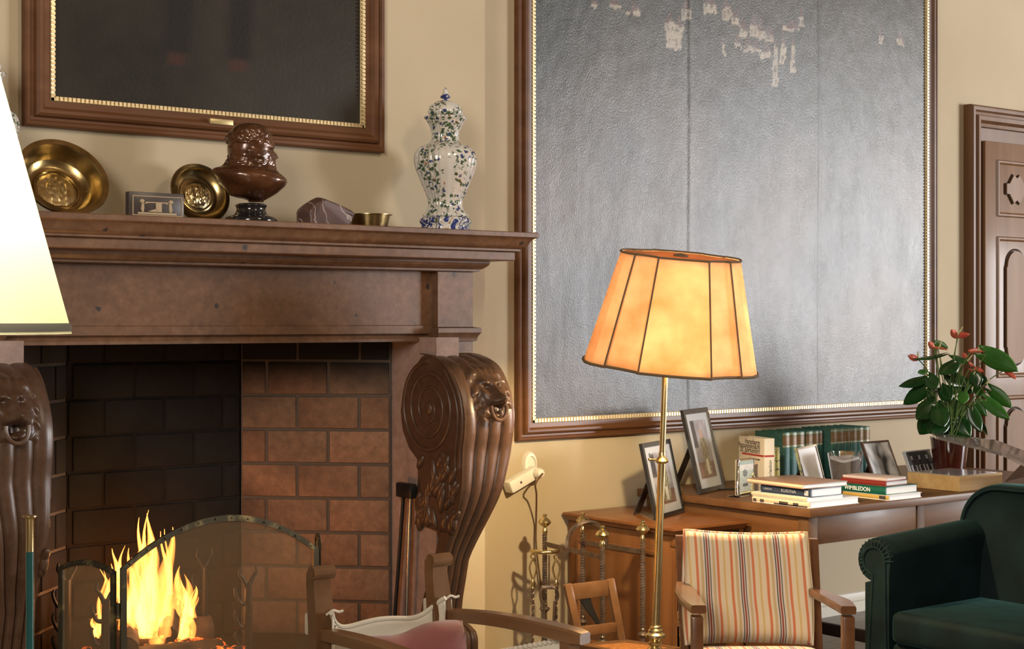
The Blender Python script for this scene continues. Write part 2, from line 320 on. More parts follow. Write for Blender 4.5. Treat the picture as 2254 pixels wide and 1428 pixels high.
# ------------------------------------------------------------------ mesh helpers
ORG = {}
def BM(): return bmesh.new()
def obj(name, bm, m, parent=None, sharp=40, local=False, smooth=True):
    """links bm as ONE mesh object; vertices are given in room coordinates unless local"""
    bmesh.ops.recalc_face_normals(bm, faces=bm.faces)
    me = bpy.data.meshes.new(name); o = bpy.data.objects.new(name, me)
    if parent is None:
        if not local and bm.verts:
            xs = [v.co for v in bm.verts]
            c = V((sum(v.x for v in xs)/len(xs), sum(v.y for v in xs)/len(xs), min(v.z for v in xs)))
            bmesh.ops.translate(bm, verts=bm.verts, vec=-c); o.location = c; ORG[o.name] = c
    else:
        o.parent = parent; c = ORG.get(parent.name, V((0, 0, 0)))
        if not local: bmesh.ops.translate(bm, verts=bm.verts, vec=-c)
        ORG[o.name] = c
    for f in bm.faces: f.smooth = smooth
    bm.to_mesh(me); bm.free(); me.materials.append(m)
    if smooth: me.set_sharp_from_angle(angle=math.radians(sharp))
    COL.objects.link(o); return o
def tag(o, label, cat, group=None):
    o['label'] = label; o['category'] = cat
    if group: o['group'] = group
    return o
def thing(name, label, cat, loc, group=None, mat=None):
    o = bpy.data.objects.new(name, None); o.empty_display_size = .05; COL.objects.link(o)
    o.location = loc; ORG[o.name] = V(loc)
    return tag(o, label, cat, group)
def lab(o, text): o['label'] = text; return o
def struct(name, bm, m, parent=None, **k):
    o = obj(name, bm, m, parent, **k)
    if parent is None: o['kind'] = 'structure'
    return o
def bx(bm, x0, x1, y0, y1, z0, z1, bev=0, mat=None, seg=2):
    b = bmesh.new(); bmesh.ops.create_cube(b, size=1)
    for v in b.verts: v.co = V(((x0+x1)/2+v.co.x*(x1-x0), (y0+y1)/2+v.co.y*(y1-y0), (z0+z1)/2+v.co.z*(z1-z0)))
    if bev: bmesh.ops.bevel(b, geom=b.edges[:], offset=min(bev, .49*min(abs(x1-x0), abs(y1-y0), abs(z1-z0))), segments=seg, affect='EDGES', profile=.5)
    if mat is not None: bmesh.ops.transform(b, matrix=mat, verts=b.verts)
    merge(bm, b)
def merge(bm, b):
    me = bpy.data.meshes.new('tmp'); b.to_mesh(me); b.free(); bm.from_mesh(me); bpy.data.meshes.remove(me)
def quadbox(bm, c8, bev=0):
    """box from 8 corners: bottom 4 then top 4, same winding"""
    b = bmesh.new(); vs = [b.verts.new(c) for c in c8]
    for f in ((3, 2, 1, 0), (4, 5, 6, 7), (0, 1, 5, 4), (1, 2, 6, 5), (2, 3, 7, 6), (3, 0, 4, 7)): b.faces.new([vs[i] for i in f])
    if bev: bmesh.ops.bevel(b, geom=b.edges[:], offset=bev, segments=2, affect='EDGES', profile=.5)
    merge(bm, b)
def rings(bm, rs, cap0=True, cap1=True, closed=True):
    vv = [[bm.verts.new(p) for p in r] for r in rs]; n = len(rs[0])
    for a, b in zip(vv, vv[1:]):
        for i in range(n if closed else n-1):
            j = (i+1) % n; bm.faces.new((a[i], a[j], b[j], b[i]))
    if cap0: bm.faces.new(vv[0][::-1])
    if cap1: bm.faces.new(vv[-1])
    return vv
def frame_of(d):
    d = d.normalized(); t = V((0, 0, 1)) if abs(d.z) < .9 else V((1, 0, 0))
    a = d.cross(t).normalized(); return a, a.cross(d).normalized()
def lathe(bm, prof, c=(0, 0, 0), seg=24, axis=(0, 0, 1), rib=None, caps=True):
    """prof: (radius, height) along axis"""
    c = V(c); ax = V(axis).normalized(); a, b2 = frame_of(ax)
    if ax.z > .999: a, b2 = V((1, 0, 0)), V((0, 1, 0))
    rs = []
    for r, h in prof:
        rs.append([c+ax*h+(a*math.cos(t)+b2*math.sin(t))*max(r, 1e-4)*(rib(t, h) if rib else 1) for t in [2*PI*i/seg for i in range(seg)]])
    rings(bm, rs, caps, caps)
def tube(bm, pts, rad, seg=10, tw=None, cap=True):
    pts = [V(p) for p in pts]; n = len(pts); rs = []; pa = None
    for i, p in enumerate(pts):
        d = (pts[min(i+1, n-1)]-pts[max(i-1, 0)])
        if d.length < 1e-9: d = V((0, 0, 1))
        d.normalize()
        if pa is None: a = frame_of(d)[0]; b = d.cross(a)
        else:
            a = (pa-d*pa.dot(d)); a = a.normalized() if a.length > 1e-6 else frame_of(d)[0]; b = d.cross(a)
        pa = a.copy(); r = rad(i/(n-1)) if callable(rad) else rad
        q = 2*PI*tw*i/(n-1) if tw else 0
        rs.append([p+(a*math.cos(2*PI*k/seg+q)+b*math.sin(2*PI*k/seg+q))*r for k in range(seg)])
    rings(bm, rs, cap, cap)
def twisted(bm, p0, p1, r, turns, n=None):
    p0, p1 = V(p0), V(p1); n = n or int(turns*8)+2
    tube(bm, [p0.lerp(p1, i/n) for i in range(n+1)], r, 4, turns)
def spline(pts, n=8):
    pts = [V(p) for p in pts]; out = []
    for i in range(len(pts)-1):
        p0, p1, p2, p3 = pts[max(i-1, 0)], pts[i], pts[i+1], pts[min(i+2, len(pts)-1)]
        for k in range(n):
            t = k/n; out.append(.5*((2*p1)+(p2-p0)*t+(2*p0-5*p1+4*p2-p3)*t*t+(3*p1-p0-3*p2+p3)*t**3))
    return out+[pts[-1]]
def prism(bm, poly, fn, t0, t1, bev=0):
    """poly 2-D outline, fn(u, v, t) -> point; extruded from t0 to t1"""
    b = bmesh.new(); a = [b.verts.new(fn(u, v, t0)) for u, v in poly]; c = [b.verts.new(fn(u, v, t1)) for u, v in poly]
    n = len(poly); b.faces.new(a[::-1]); b.faces.new(c)
    for i in range(n): b.faces.new((a[i], a[(i+1) % n], c[(i+1) % n], c[i]))
    if bev:
        es = [e for e in b.edges if (e.verts[0] in a) == (e.verts[1] in a)]
        bmesh.ops.bevel(b, geom=es, offset=bev, segments=2, affect='EDGES', profile=.5)
    merge(bm, b)
def ellipsoid(bm, c, r, seg=16, rg=10, mat=None):
    b = bmesh.new(); bmesh.ops.create_uvsphere(b, u_segments=seg, v_segments=rg, radius=1)
    for v in b.verts: v.co = V((v.co.x*r[0], v.co.y*r[1], v.co.z*r[2]))
    if mat is not None: bmesh.ops.transform(b, matrix=mat, verts=b.verts)
    bmesh.ops.translate(b, verts=b.verts, vec=V(c)); merge(bm, b)
def mould_rect(bm, x0, x1, z0, z1, y, prof, skip=()):
    """mitred moulding round a rectangle in an XZ plane; prof: (inward offset, height towards -y)"""
    cs = ((x0, z0, 1, 1), (x1, z0, -1, 1), (x1, z1, -1, -1), (x0, z1, 1, -1)); vv = []
    for cx, cz, sx, sz in cs: vv.append([bm.verts.new((cx+sx*o, y-d, cz+sz*o)) for o, d in prof])
    n = len(prof)
    for i in range(4):
        if i in skip: continue
        a, b = vv[i], vv[(i+1) % 4]
        for k in range(n-1): bm.faces.new((a[k], b[k], b[k+1], a[k+1]))
def text(name, s, size, mat, parent, M4, depth=.0006, align='LEFT', squash=1, bold=0):
    cu = bpy.data.curves.new('t', 'FONT'); cu.body = s; cu.size = size; cu.extrude = depth; cu.align_x = align; cu.offset = bold
    o = bpy.data.objects.new('t', cu); COL.objects.link(o); dg = bpy.context.evaluated_depsgraph_get()
    me = bpy.data.meshes.new_from_object(o.evaluated_get(dg)); bpy.data.objects.remove(o); bpy.data.curves.remove(cu)
    bm = bmesh.new(); bm.from_mesh(me); bpy.data.meshes.remove(me)
    for v in bm.verts: v.co.x *= squash
    bmesh.ops.transform(bm, matrix=M4, verts=bm.verts); return obj(name, bm, mat, parent, smooth=False)
def basis(o, x, y):
    x = V(x).normalized(); y = V(y).normalized(); z = x.cross(y).normalized(); y = z.cross(x)
    return Matrix(((x.x, y.x, z.x, o[0]), (x.y, y.y, z.y, o[1]), (x.z, y.z, z.z, o[2]), (0, 0, 0, 1)))
def setcol(o, attr, fn):
    me = o.data; a = me.color_attributes.new(attr, 'FLOAT_COLOR', 'POINT')
    for i, v in enumerate(me.vertices): c = fn(v.co); a.data[i].color = (*c, 1) if len(c) == 3 else c
def setval(o, attr, fn):
    me = o.data; a = me.attributes.new(attr, 'FLOAT', 'POINT')
    for i, v in enumerate(me.vertices): a.data[i].value = fn(v.co)
def copy_tree(o, parent=None, loc=None, label=None):
    c = o.copy(); COL.objects.link(c)
    if parent is not None: c.parent = parent
    if loc is not None: c.location = loc
    if label: c['label'] = label
    ORG[c.name] = V(c.location) if parent is None else ORG.get(parent.name, V((0, 0, 0)))
    for ch in list(o.children): copy_tree(ch, c)
    return c
def nz(x, y=0, z=0): return mnoise.noise(V((x, y, z)))

# ------------------------------------------------------------------ the room
YW, YB, XB = 5.61, 5.33, 4.02          # painting wall, chimney breast face, its right edge
b = BM(); bx(b, -2, 22, -5, 6.2, -.1, 0); struct('floor', b, MT['floor'], smooth=False)
b = BM(); bx(b, -2.2, 22.2, -5.2, 6.2, 5.2, 5.3); struct('ceiling', b, MT['ceiling'], smooth=False)
b = BM(); bx(b, XB-.1, 22.2, YW, YW+.2, 0, 5.2); struct('wall_back', b, MT['plaster'], smooth=False)
b = BM()                                 # chimney breast with the firebox opening
bx(b, -2, 1.80, YB, 6.1, 0, 5.2); bx(b, 3.68, XB, YB, 6.1, 0, 5.2); bx(b, 1.80, 3.68, YB, 6.1, 1.60, 5.2)
struct('wall_left', b, MT['plaster'], smooth=False)
b = BM()                                 # left wall with a high window opening
for y0, y1, z0, z1 in ((-5.2, -1, 0, 5.2), (1, 6.2, 0, 5.2), (-1, 1, 0, 2.1), (-1, 1, 4.3, 5.2)): bx(b, -2.2, -2, y0, y1, z0, z1)
struct('wall_far_left', b, MT['panelling'], smooth=False)
b = BM(); bx(b, 22, 22.2, -5.2, 6.2, 0, 5.2); struct('wall_right', b, MT['panelling'], smooth=False)
b = BM()                                 # front wall with two tall window openings
for x0, x1, z0, z1 in ((-2.2, 15.35, 0, 5.2), (17.85, 18.35, 0, 5.2), (20.85, 22.2, 0, 5.2), (15.35, 17.85, 0, .5), (15.35, 17.85, 4.4, 5.2), (18.35, 20.85, 0, .5), (18.35, 20.85, 4.4, 5.2)):
    bx(b, x0, x1, -5.2, -5, z0, z1)
struct('wall_front', b, MT['panelling'], smooth=False)
b = BM()                                 # baseboard along the painting wall
prism(b, [(0, 0), (.02, 0), (.02, .055), (.012, .062), (.012, .075), (.008, .085), (.005, .10), (0, .105)], lambda u, v, t: V((t, YW-u, v)), XB+.002, 7.62)
struct('baseboard_back', b, MT['baseboard'], smooth=False)

# ------------------------------------------------------------------ fireplace
YK, XR, XL = 5.094, 3.782, 3.538        # pilaster face, right console outer and inner side
XC = 2.736                              # centre line
fp = thing('fireplace', 'large carved brown limestone fireplace with scrolled lion consoles and brick firebox', 'fireplace', (XC, 5.1, 0))
def run(bm, prof, x0, x1, yb):
    """moulding along x with returned ends: prof (overhang, z)"""
    rs = []
    for ov, z in prof: rs.append([V((x0-ov, yb, z)), V((x0-ov, YK-ov, z)), V((x1+ov, YK-ov, z)), V((x1+ov, yb, z))])
    rings(bm, rs)
XLO = 2*XC-XR
b = BM()
run(b, [(0, 1.7575), (.0206, 1.761), (.0206, 1.7685), (.026, 1.770), (.0325, 1.774), (.044, 1.783), (.049, 1.793), (.049, 1.799), (.115, 1.803), (.119, 1.806), (.119, 1.835), (.128, 1.8395), (.134, 1.8405), (.134, 1.848), (.139, 1.852),
        (.150, 1.857), (.158, 1.866), (.163, 1.878), (.172, 1.888), (.184, 1.893), (.187, 1.895), (.187, 1.911), (.184, 1.914)], XLO, XR, YB-.001)
obj('mantel_shelf', b, MT['stone'], fp, 25)
b = BM()                                 # lintel with its lower moulding
YLN = 5.136
lp = [(YLN, 1.757), (YLN, 1.548), (YLN-.006, 1.545), (YLN-.006, 1.515), (YLN+.012, 1.508), (YLN+.006, 1.500), (YLN, 1.494), (YLN, 1.483), (YB-.002, 1.483), (YB-.002, 1.757)]
prism(b, lp, lambda u, v, t: V((t, u, v)), XLO+.15, XR-.15)
obj('lintel', b, MT['stone'], fp, 25)
BXL = 3.611
for x0, x1 in ((BXL, XR), (2*XC-XR, 2*XC-BXL)):
    b = BM(); bx(b, x0, x1, YK, YB-.003, 1.44, 1.757)
    rs = []
    for ov, z in [(0, 1.541), (.024, 1.5355), (.025, 1.518), (.016, 1.505), (.0125, 1.495), (.0115, 1.4845), (0, 1.482)][::-1]:
        rs.append([V((x0-ov*.6, YB-.003, z)), V((x0-ov*.6, YK-ov, z)), V((x1+ov, YK-ov, z)), V((x1+ov, YB-.003, z))])
    rings(b, rs); obj('pilaster_block', b, MT['stone'], fp, 25)

def lerpt(tab, z):
    if z >= tab[0][0]: return tab[0][1]
    for (a, p), (c, q) in zip(tab, tab[1:]):
        if z >= c: return p+(q-p)*(a-z)/(a-c)
    return tab[-1][1]
WTAB = [(1.45, .244), (1.06, .232), (.64, .125), (.2, .13)]       # width of the console at each height
sil = [(1040, 776), (1069, 782), (1092, 794), (1107, 812), (1117, 833), (1127, 861), (1133, 889), (1135, 915), (1133, 952), (1128, 987), (1121, 1025), (1111, 1068), (1097, 1105), (1077, 1145), (1043, 1212), (1029, 1270), (1020, 1330)]
front = []
for px, py in sil:
    p = atX(px, py, XR)
    for _ in range(6): p = atX(px, py, XL+lerpt(WTAB, p.z))
    front.append((p.y, p.z))
yl, zl = front[-1]; front += [(yl-.01, zl-.05), (yl-.09, zl-.09), (yl-.10, zl-.16), (yl-.08, zl-.19), (yl-.08, .16)]
front = [(p.x, p.y) for p in spline([V((a, z, 0)) for a, z in front], 3)]
front = [(a, z) for a, z in front if z <= 1.4416]
back = [atX(px, py, XL) for px, py in ((958, 775), (928, 785), (900, 828), (886, 868), (882, 905), (886, 945), (900, 985), (918, 1010), (920, 1050), (917, 1090), (918, 1125), (933, 1158), (960, 1168), (965, 1186), (957, 1224), (945, 1270), (933, 1310), (924, 1360), (915, 1428))]
back = [(p.y, p.z) for p in back]; back.append((back[-1][0]+.02, .16))
fr_s = sorted(front, key=lambda q: q[1]); bk_s = sorted(back, key=lambda q: q[1])
def yat(tab, z):
    if z <= tab[0][1]: return tab[0][0]
    for (y0, z0), (y1, z1) in zip(tab, tab[1:]):
        if z0 <= z <= z1: return y0+(y1-y0)*(z-z0)/max(z1-z0, 1e-6)
    return tab[-1][0]
def yfront(z): return yat(fr_s, z)
def console(cx, name):
    b = BM(); n = 41; rs = []
    lv = sorted(set([round(z, 4) for _, z in front]+[round(z, 4) for _, z in back if z < 1.4416]+[.16]), reverse=True)
    for z in lv:
        wd = lerpt(WTAB, z); ring = []; dy = (yfront(z+.01)-yfront(z-.01))/.02; nl = 1/math.sqrt(1+dy*dy)
        for j in range(n):
            q = j/(n-1); fl = abs(math.sin(PI*4*q))**.55 if 0 < j < n-1 else .45
            x = XL+wd*q if cx > XC else (2*XC-XL)-wd*(1-q)
            ring.append(V((x, yfront(z)+.013*(1-fl)/max(nl, .35)*(1 if z < 1.43 else .3), z)))
        yb_ = max(yat(bk_s, z), ring[0].y+.02)
        ring += [V((ring[-1].x, yb_, z)), V((ring[0].x, yb_, z))]; rs.append(ring)
    rings(b, rs)
    return obj(name, b, MT['stone_polished'], fp, 30)
conR = console((XL+XR)/2, 'console'); conL = console(2*XC-(XL+XR)/2, 'console')
# spiral and rings raised on the console's inner and outer side
def volute(x, side, parent):
    b = BM(); c0 = atX(942, 899, XL); cy, cz = c0.y-.005, c0.z
    pts = []; rr = []
    for k in range(150):
        t = k/149; a = PI*.5+t*2*PI*3.1; r = .165*(1-t)**.9+.016
        pts.append(V((x, cy-math.cos(a)*r*side*-1*-1, cz+math.sin(a)*r*1.02)))
    tube(b, pts, lambda t: .0095*(1-.45*t), 8)
    ellipsoid(b, (x, cy, cz), (.012, .026, .026))
    outer = [V((x, y+.022, z)) for y, z in front if z > 1.0]
    tube(b, outer[6:], .009, 8)
    tube(b, [V((x, p.y+.030, p.z)) for p in outer[9:]], .008, 8)
    return lab(obj('volute', b, MT['stone_polished'], parent, 60), 'raised spiral scroll on the side of the console')
volute(XL, 1, conR); volute(2*XC-XL, 1, conL)
# leaf carving below the volute
def leaves(x, sg, parent):
    b = BM(); random.seed(3)
    for k in range(46):
        px = 922+random.random()*80; py = 1015+random.random()*145
        p = atX(px, py, XL); a = random.uniform(-.6, .9)
        m = Matrix.Rotation(a, 4, 'X')
        ellipsoid(b, (x, p.y, p.z), (.016, .012+.012*random.random(), .03+.025*random.random()), 10, 6, m)
    for k in range(16):
        p = atX(922+random.random()*30, 1085+random.random()*72, XL)
        ellipsoid(b, (x, p.y, p.z), (.015, .014, .016), 10, 6)
    return lab(obj('leaf_carving', b, MT['stone_polished'], parent, 60), 'carved leaf and berry relief under the scroll')
leaves(XL, -1, conR); leaves(2*XC-XL, 1, conL)
# lion masks: one height field each, laid over the bulge
def g(u, v, cu, cv, su, sv): return math.exp(-((u-cu)/su)**2-((v-cv)/sv)**2)
def lion_h(u, v):
    h = .30*math.exp(-(u/.62)**4-((v-.05)/.82)**4)
    h += .34*g(u, v, 0, .10, .16, .34)+.30*g(u, v, 0, -.12, .24, .16)+.10*g(u, v, 0, -.02, .12, .10)
    for s in (-1, 1):
        h += .20*g(u, v, s*.27, .42, .17, .10)-.20*g(u, v, s*.25, .22, .11, .075)+.10*g(u, v, s*.25, .22, .05, .04)
        h += .22*g(u, v, s*.24, -.22, .17, .16)+.16*g(u, v, s*.42, .02, .15, .20)
        h += .20*g(u, v, s*.56, .72, .13, .13)-.1*g(u, v, s*.56, .72, .06, .06)
        h += (.13+.07*math.sin(v*14+u*9*s))*g(u, v, s*.76, 0, .17, .75)
    h -= .42*g(u, v, 0, -.45, .24, .12); h += .16*g(u, v, 0, -.68, .22, .09)
    h += (.10+.06*math.sin(u*22))*g(u, v, 0, .86, .6, .13)
    h += .03*nz(u*9, v*9, 2)
    e = max(abs(u), abs(v)); return h*min(1, max(0, (1-e)/.14))
def lion(cx, parent):
    b = BM(); nu, nv = 48, 60; cz = 1.285; hw, hh = .104, .118; vs = []
    for i in range(nu+1):
        row = []
        for j in range(nv+1):
            u, v = -1+2*i/nu, -1+2*j/nv; z = cz+v*hh
            row.append(b.verts.new((cx+u*hw, yfront(z)+.012-.115*lion_h(u, v), z)))
        vs.append(row)
    for i in range(nu):
        for j in range(nv): b.faces.new((vs[i][j], vs[i+1][j], vs[i+1][j+1], vs[i][j+1]))
    o = lab(obj('lion_mask', b, MT['stone_polished'], parent, 80), 'carved lion face holding a ring in its jaws')
    b = BM(); zc = cz-.45*hh
    tube(b, [V((cx+.036*math.cos(a), yfront(zc)-.032-.006*math.sin(-a), zc+.044*math.sin(a))) for a in [-PI*1.08+PI*1.16*k/20 for k in range(21)]], .0075, 8)
    obj('mouth_ring', b, MT['stone_polished'], parent)
lion((XL+XR)/2+.012, conR); lion(2*XC-(XL+XR)/2-.004, conL)
# the flat stone slabs the consoles stand against
for x0, x1 in ((XL+.014, XL+.12), (2*XC-XL-.12, 2*XC-XL-.014)):
    b = BM(); bx(b, x0, x1, 5.02, YB+.02, .12, 1.50); obj('jamb', b, MT['jamb'], fp, smooth=False)
b = BM(); bx(b, XLO-.05, XR+.05, 4.93, YB, 0, .14, .008); obj('hearth_plinth', b, MT['stone'], fp)
# brick firebox: back wall and two splayed sides, each brick a block proud of the mortar
def brickwall(p0, dirv, length, nin, name, soot_dark, off=.0, flip=False):
    root_b = BM(); nrm = V(nin); L, Hc, j = .255, .138, .012; d = V(dirv).normalized()
    tones = []
    for r in range(11):
        z0 = .16+.138*r-.0245
        z0 = 1.264-Hc*(8-r)
        s = -((r % 2)*L/2)+off
        while s < length:
            a, e = max(s, 0)+j/2, min(s+L, length)-j/2
            if e-a > .02 and z0 < 1.6:
                zz0, zz1 = max(z0+j/2, .13), min(z0+Hc-j/2, 1.6)
                t = random.random(); n0 = len(root_b.verts)
                q = [V(p0)+d*a, V(p0)+d*e, V(p0)+d*e-nrm*.03, V(p0)+d*a-nrm*.03]
                quadbox(root_b, [V((p.x, p.y, zz0)) for p in q]+[V((p.x, p.y, zz1)) for p in q], .004)
                tones += [t]*(len(root_b.verts)-n0)
            s += L
    o = obj(name, root_b, MT['brick'], fp, 30)
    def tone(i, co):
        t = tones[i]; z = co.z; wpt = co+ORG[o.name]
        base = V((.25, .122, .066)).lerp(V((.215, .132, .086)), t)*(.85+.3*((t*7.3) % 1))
        k = soot_dark(wpt, t); return tuple(base.lerp(V((.006, .0045, .004)), k))
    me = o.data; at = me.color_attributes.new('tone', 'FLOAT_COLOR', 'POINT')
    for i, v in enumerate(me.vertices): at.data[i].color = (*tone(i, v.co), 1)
    m = BM(); q = [V(p0), V(p0)+d*length]; 
    quadbox(m, [V((p.x, p.y, .13)) for p in (q[0]-nrm*.007, q[1]-nrm*.007, q[1]-nrm*.06, q[0]-nrm*.06)]+[V((p.x, p.y, 1.62)) for p in (q[0]-nrm*.007, q[1]-nrm*.007, q[1]-nrm*.06, q[0]-nrm*.06)])
    obj('mortar_bed', m, MT['soot_dark'] if soot_dark(V((2.4, 5.7, 1)), .5) > .8 and name == 'back_bricks' else MT['mortar'], fp, smooth=False)
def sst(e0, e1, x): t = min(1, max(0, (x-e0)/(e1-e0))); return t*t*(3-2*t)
def darken_side(p, t):      # darker towards the crown of the firebox and its back corner
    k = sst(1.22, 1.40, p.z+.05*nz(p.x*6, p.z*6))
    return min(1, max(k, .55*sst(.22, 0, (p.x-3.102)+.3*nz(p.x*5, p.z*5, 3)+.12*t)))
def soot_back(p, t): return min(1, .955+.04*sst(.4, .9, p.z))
s2 = 1/math.sqrt(2)
brickwall((XL, YB-.01, 0), (-s2, s2, 0), .617, (-s2, -s2, 0), 'side_bricks', darken_side)
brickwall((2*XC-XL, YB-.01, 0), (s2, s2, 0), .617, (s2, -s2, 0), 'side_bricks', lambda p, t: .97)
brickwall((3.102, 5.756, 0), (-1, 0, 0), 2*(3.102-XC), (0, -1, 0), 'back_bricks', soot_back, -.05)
b = BM(); w0 = .07                     # sooted masonry closing the firebox behind the bricks
quadbox(b, [V((2.30-.2, 5.80, .1)), V((3.102+.2, 5.80, .1)), V((3.102+.2, 5.88, .1)), V((2.30-.2, 5.88, .1)), V((2.30-.2, 5.80, 1.64)), V((3.102+.2, 5.80, 1.64)), V((3.102+.2, 5.88, 1.64)), V((2.30-.2, 5.88, 1.64))])
for sg in (1, -1):
    p = [V((XC+sg*(XL-XC+.10), 5.25, 0)), V((XC+sg*(3.06-XC), 5.83, 0)), V((XC+sg*(3.16-XC), 5.88, 0)), V((XC+sg*(XL-XC+.16), 5.34, 0))]
    p = p if sg > 0 else p[::-1]
    quadbox(b, [q+V((0, 0, .1)) for q in p]+[q+V((0, 0, 1.64)) for q in p])
obj('masonry_core', b, MT['soot_dark'], fp, smooth=False)
b = BM(); bx(b, 2*XC-3.66, 3.66, 5.14, 5.84, 1.60, 1.64); obj('smoke_hood', b, MT['soot_dark'], fp, smooth=False)
b = BM(); bx(b, 2*XC-XL, XL, 4.95, 5.76, .1, .30, .01); obj('firebox_floor', b, MT['soot_dark'], fp)

# ------------------------------------------------------------------ door at the far right
def door():
    x0, z1 = 7.70, 2.62
    fr = BM(); prof = [(0, 0), (0, .05), (.012, .062), (.03, .062), (.04, .05), (.055, .046), (.062, .062), (.085, .058), (.10, .035), (.118, .03), (.125, -.02), (.13, -.10)]
    mould_rect(fr, x0-.02, 9.05, -.3, atY(2125, 231, YW).z, YW, prof, skip=(0,))
    o = struct('door_1', fr, MT['casing_wood'], sharp=25)
    b = BM(); dx0, dx1, y = x0+.145, 8.93, YW-.030
    zt = atY(2175, 312, YW).z
    bx(b, dx0, dx1, y, YW-.006, .01, zt, .003); leaf = struct('door_leaf', b, MT['door_wood'], o)
    b = BM(); bx(b, dx0-.03, dx1+.02, YW-.005, YW-.001, 0, zt+.09); struct('door_recess', b, MT['casing_wood'], o)
    def panel(pz0, pz1, px0, px1, kind):
        m = BM(); pr = [(0, -.002), (.008, .012), (.018, .012), (.026, .002), (.034, -.004)]
        mould_rect(m, px0, px1, pz0, pz1, y, pr); struct('door_panel', m, MT['door_wood'], leaf, sharp=25)
        cx, cz, w2, h2 = (px0+px1)/2, (pz0+pz1)/2, (px1-px0)/2-.085, (pz1-pz0)/2-.085
        pts = []
        if kind == 'oct':
            for sx, sz in ((-1, -1), (1, -1), (1, 1), (-1, 1)):
                q = [(sx*w2, sz*h2*.35), (sx*(w2-.03), sz*h2*.38), (sx*(w2-.10), sz*h2*.78), (sx*(w2-.13), sz*h2)]
                pts += q if sx*sz < 0 else q[::-1]
            pts = pts[::-1] if False else pts
            pts = sorted(pts, key=lambda p: math.atan2(p[1]/h2, p[0]/w2))
        else:
            r = min(w2, h2*.5)
            for k in range(17): a = PI*k/16; pts.append((w2*.92*math.cos(a), h2-r*.9+r*.9*math.sin(a)))
            pts += [(-w2, h2-r), (-w2, -h2+r)]
            for k in range(17): a = PI+PI*k/16; pts.append((w2*.92*math.cos(a), -h2+r*.9+r*.9*math.sin(a)))
            pts += [(w2, -h2+r), (w2, h2-r)]
        m = BM(); prism(m, [(cx+p[0], cz+p[1]) for p in pts], lambda u, v, t: V((u, y-t, v)), -.005, .016, 0)
        struct('raised_field', m, MT['door_wood'], leaf, smooth=False)
        m = BM(); path = [V((cx+p[0]*1.03, y-.001, cz+p[1]*1.03)) for p in pts]; tube(m, path+[path[0]], .0065, 6)
        struct('field_groove', m, MT['dark_inside'], leaf)
    za, zb = atY(2190, 352, YW).z, atY(2190, 478, YW).z
    zc, zd = atY(2190, 520, YW).z, atY(2190, 832, YW).z
    ze = atY(2190, 870, YW).z
    xl = atY(2183, 600, YW).x
    for px0, px1 in ((xl, 8.32), (8.42, 8.86)):
        panel(zb, za, px0, px1, 'oct'); panel(zd, zc, px0, px1, 'oval'); panel(.25, ze, px0, px1, 'oval')
    b = BM(); ellipsoid(b, (8.37, y-.06, 1.1), (.03, .03, .03)); struct('door_knob', b, MT['brass'], leaf)
door()

# ------------------------------------------------------------------ the two framed paintings
def painting(name, label, x0, x1, z0, z1, yw, fw, gw, dep, paint, mat, bow, nx, nz_):
    t = thing(name, label, 'painting', ((x0+x1)/2, yw, z0))
    b = BM()
    mould_rect(b, x0, x1, z0, z1, yw, [(0, 0), (0, dep*.62), (.006, dep*.72), (fw*.18, dep*.74), (fw*.24, dep*.60), (fw*.34, dep*.58), (fw*.40, dep*.86), (fw*.50, dep), (fw*.62, dep*.98), (fw*.74, dep*.72), (fw*.98, dep*.60), (fw, dep*.30), (fw, 0)])
    obj('frame', b, MT['frame_wood'], t, 25)
    b = BM(); o = fw-.002
    mould_rect(b, x0+o, x1-o, z0+o, z1-o, yw, [(0, dep*.5), (gw*.15, dep*.62), (gw*.9, dep*.5), (gw, dep*.35)])
    # beads of the gilt slip
    st = gw*.78; n = 0
    for k in range(int((x1-x0-2*o)/st)):
        bx(b, x0+o+k*st+st*.15, x0+o+k*st+st*.8, yw-dep*.70, yw-dep*.5, z0+o+gw*.12, z0+o+gw*.85)
    for k in range(int((min(z1, z0+2.6)-z0-2*o)/st)):
        for xa, xb_ in ((x0+o+gw*.12, x0+o+gw*.85), (x1-o-gw*.85, x1-o-gw*.12)):
            bx(b, xa, xb_, yw-dep*.70, yw-dep*.5, z0+o+k*st+st*.15, z0+o+k*st+st*.8)
    obj('gilt_slip', b, MT['gilt'], t, smooth=False)
    b = BM(); a = fw+gw-.004; vs = []
    for i in range(nx+1):
        row = []
        for j in range(nz_+1):
            x = x0+a+(x1-x0-2*a)*i/nx; z = z0+a+(z1-z0-2*a)*j/nz_
            row.append(b.verts.new((x, yw-dep*.38-bow(x, z), z)))
        vs.append(row)
    for i in range(nx):
        for j in range(nz_): b.faces.new((vs[i][j], vs[i+1][j], vs[i+1][j+1], vs[i][j+1]))
    c = obj('canvas', b, mat, t, 180); og = ORG[c.name]
    setcol(c, 'paint', lambda p: paint(p+og))
    b = BM(); bx(b, x0+fw*.5, x1-fw*.5, yw-.004, yw, z0+fw*.5, z1-fw*.5); obj('backing_board', b, MT['dark_inside'], t, smooth=False)
    return t
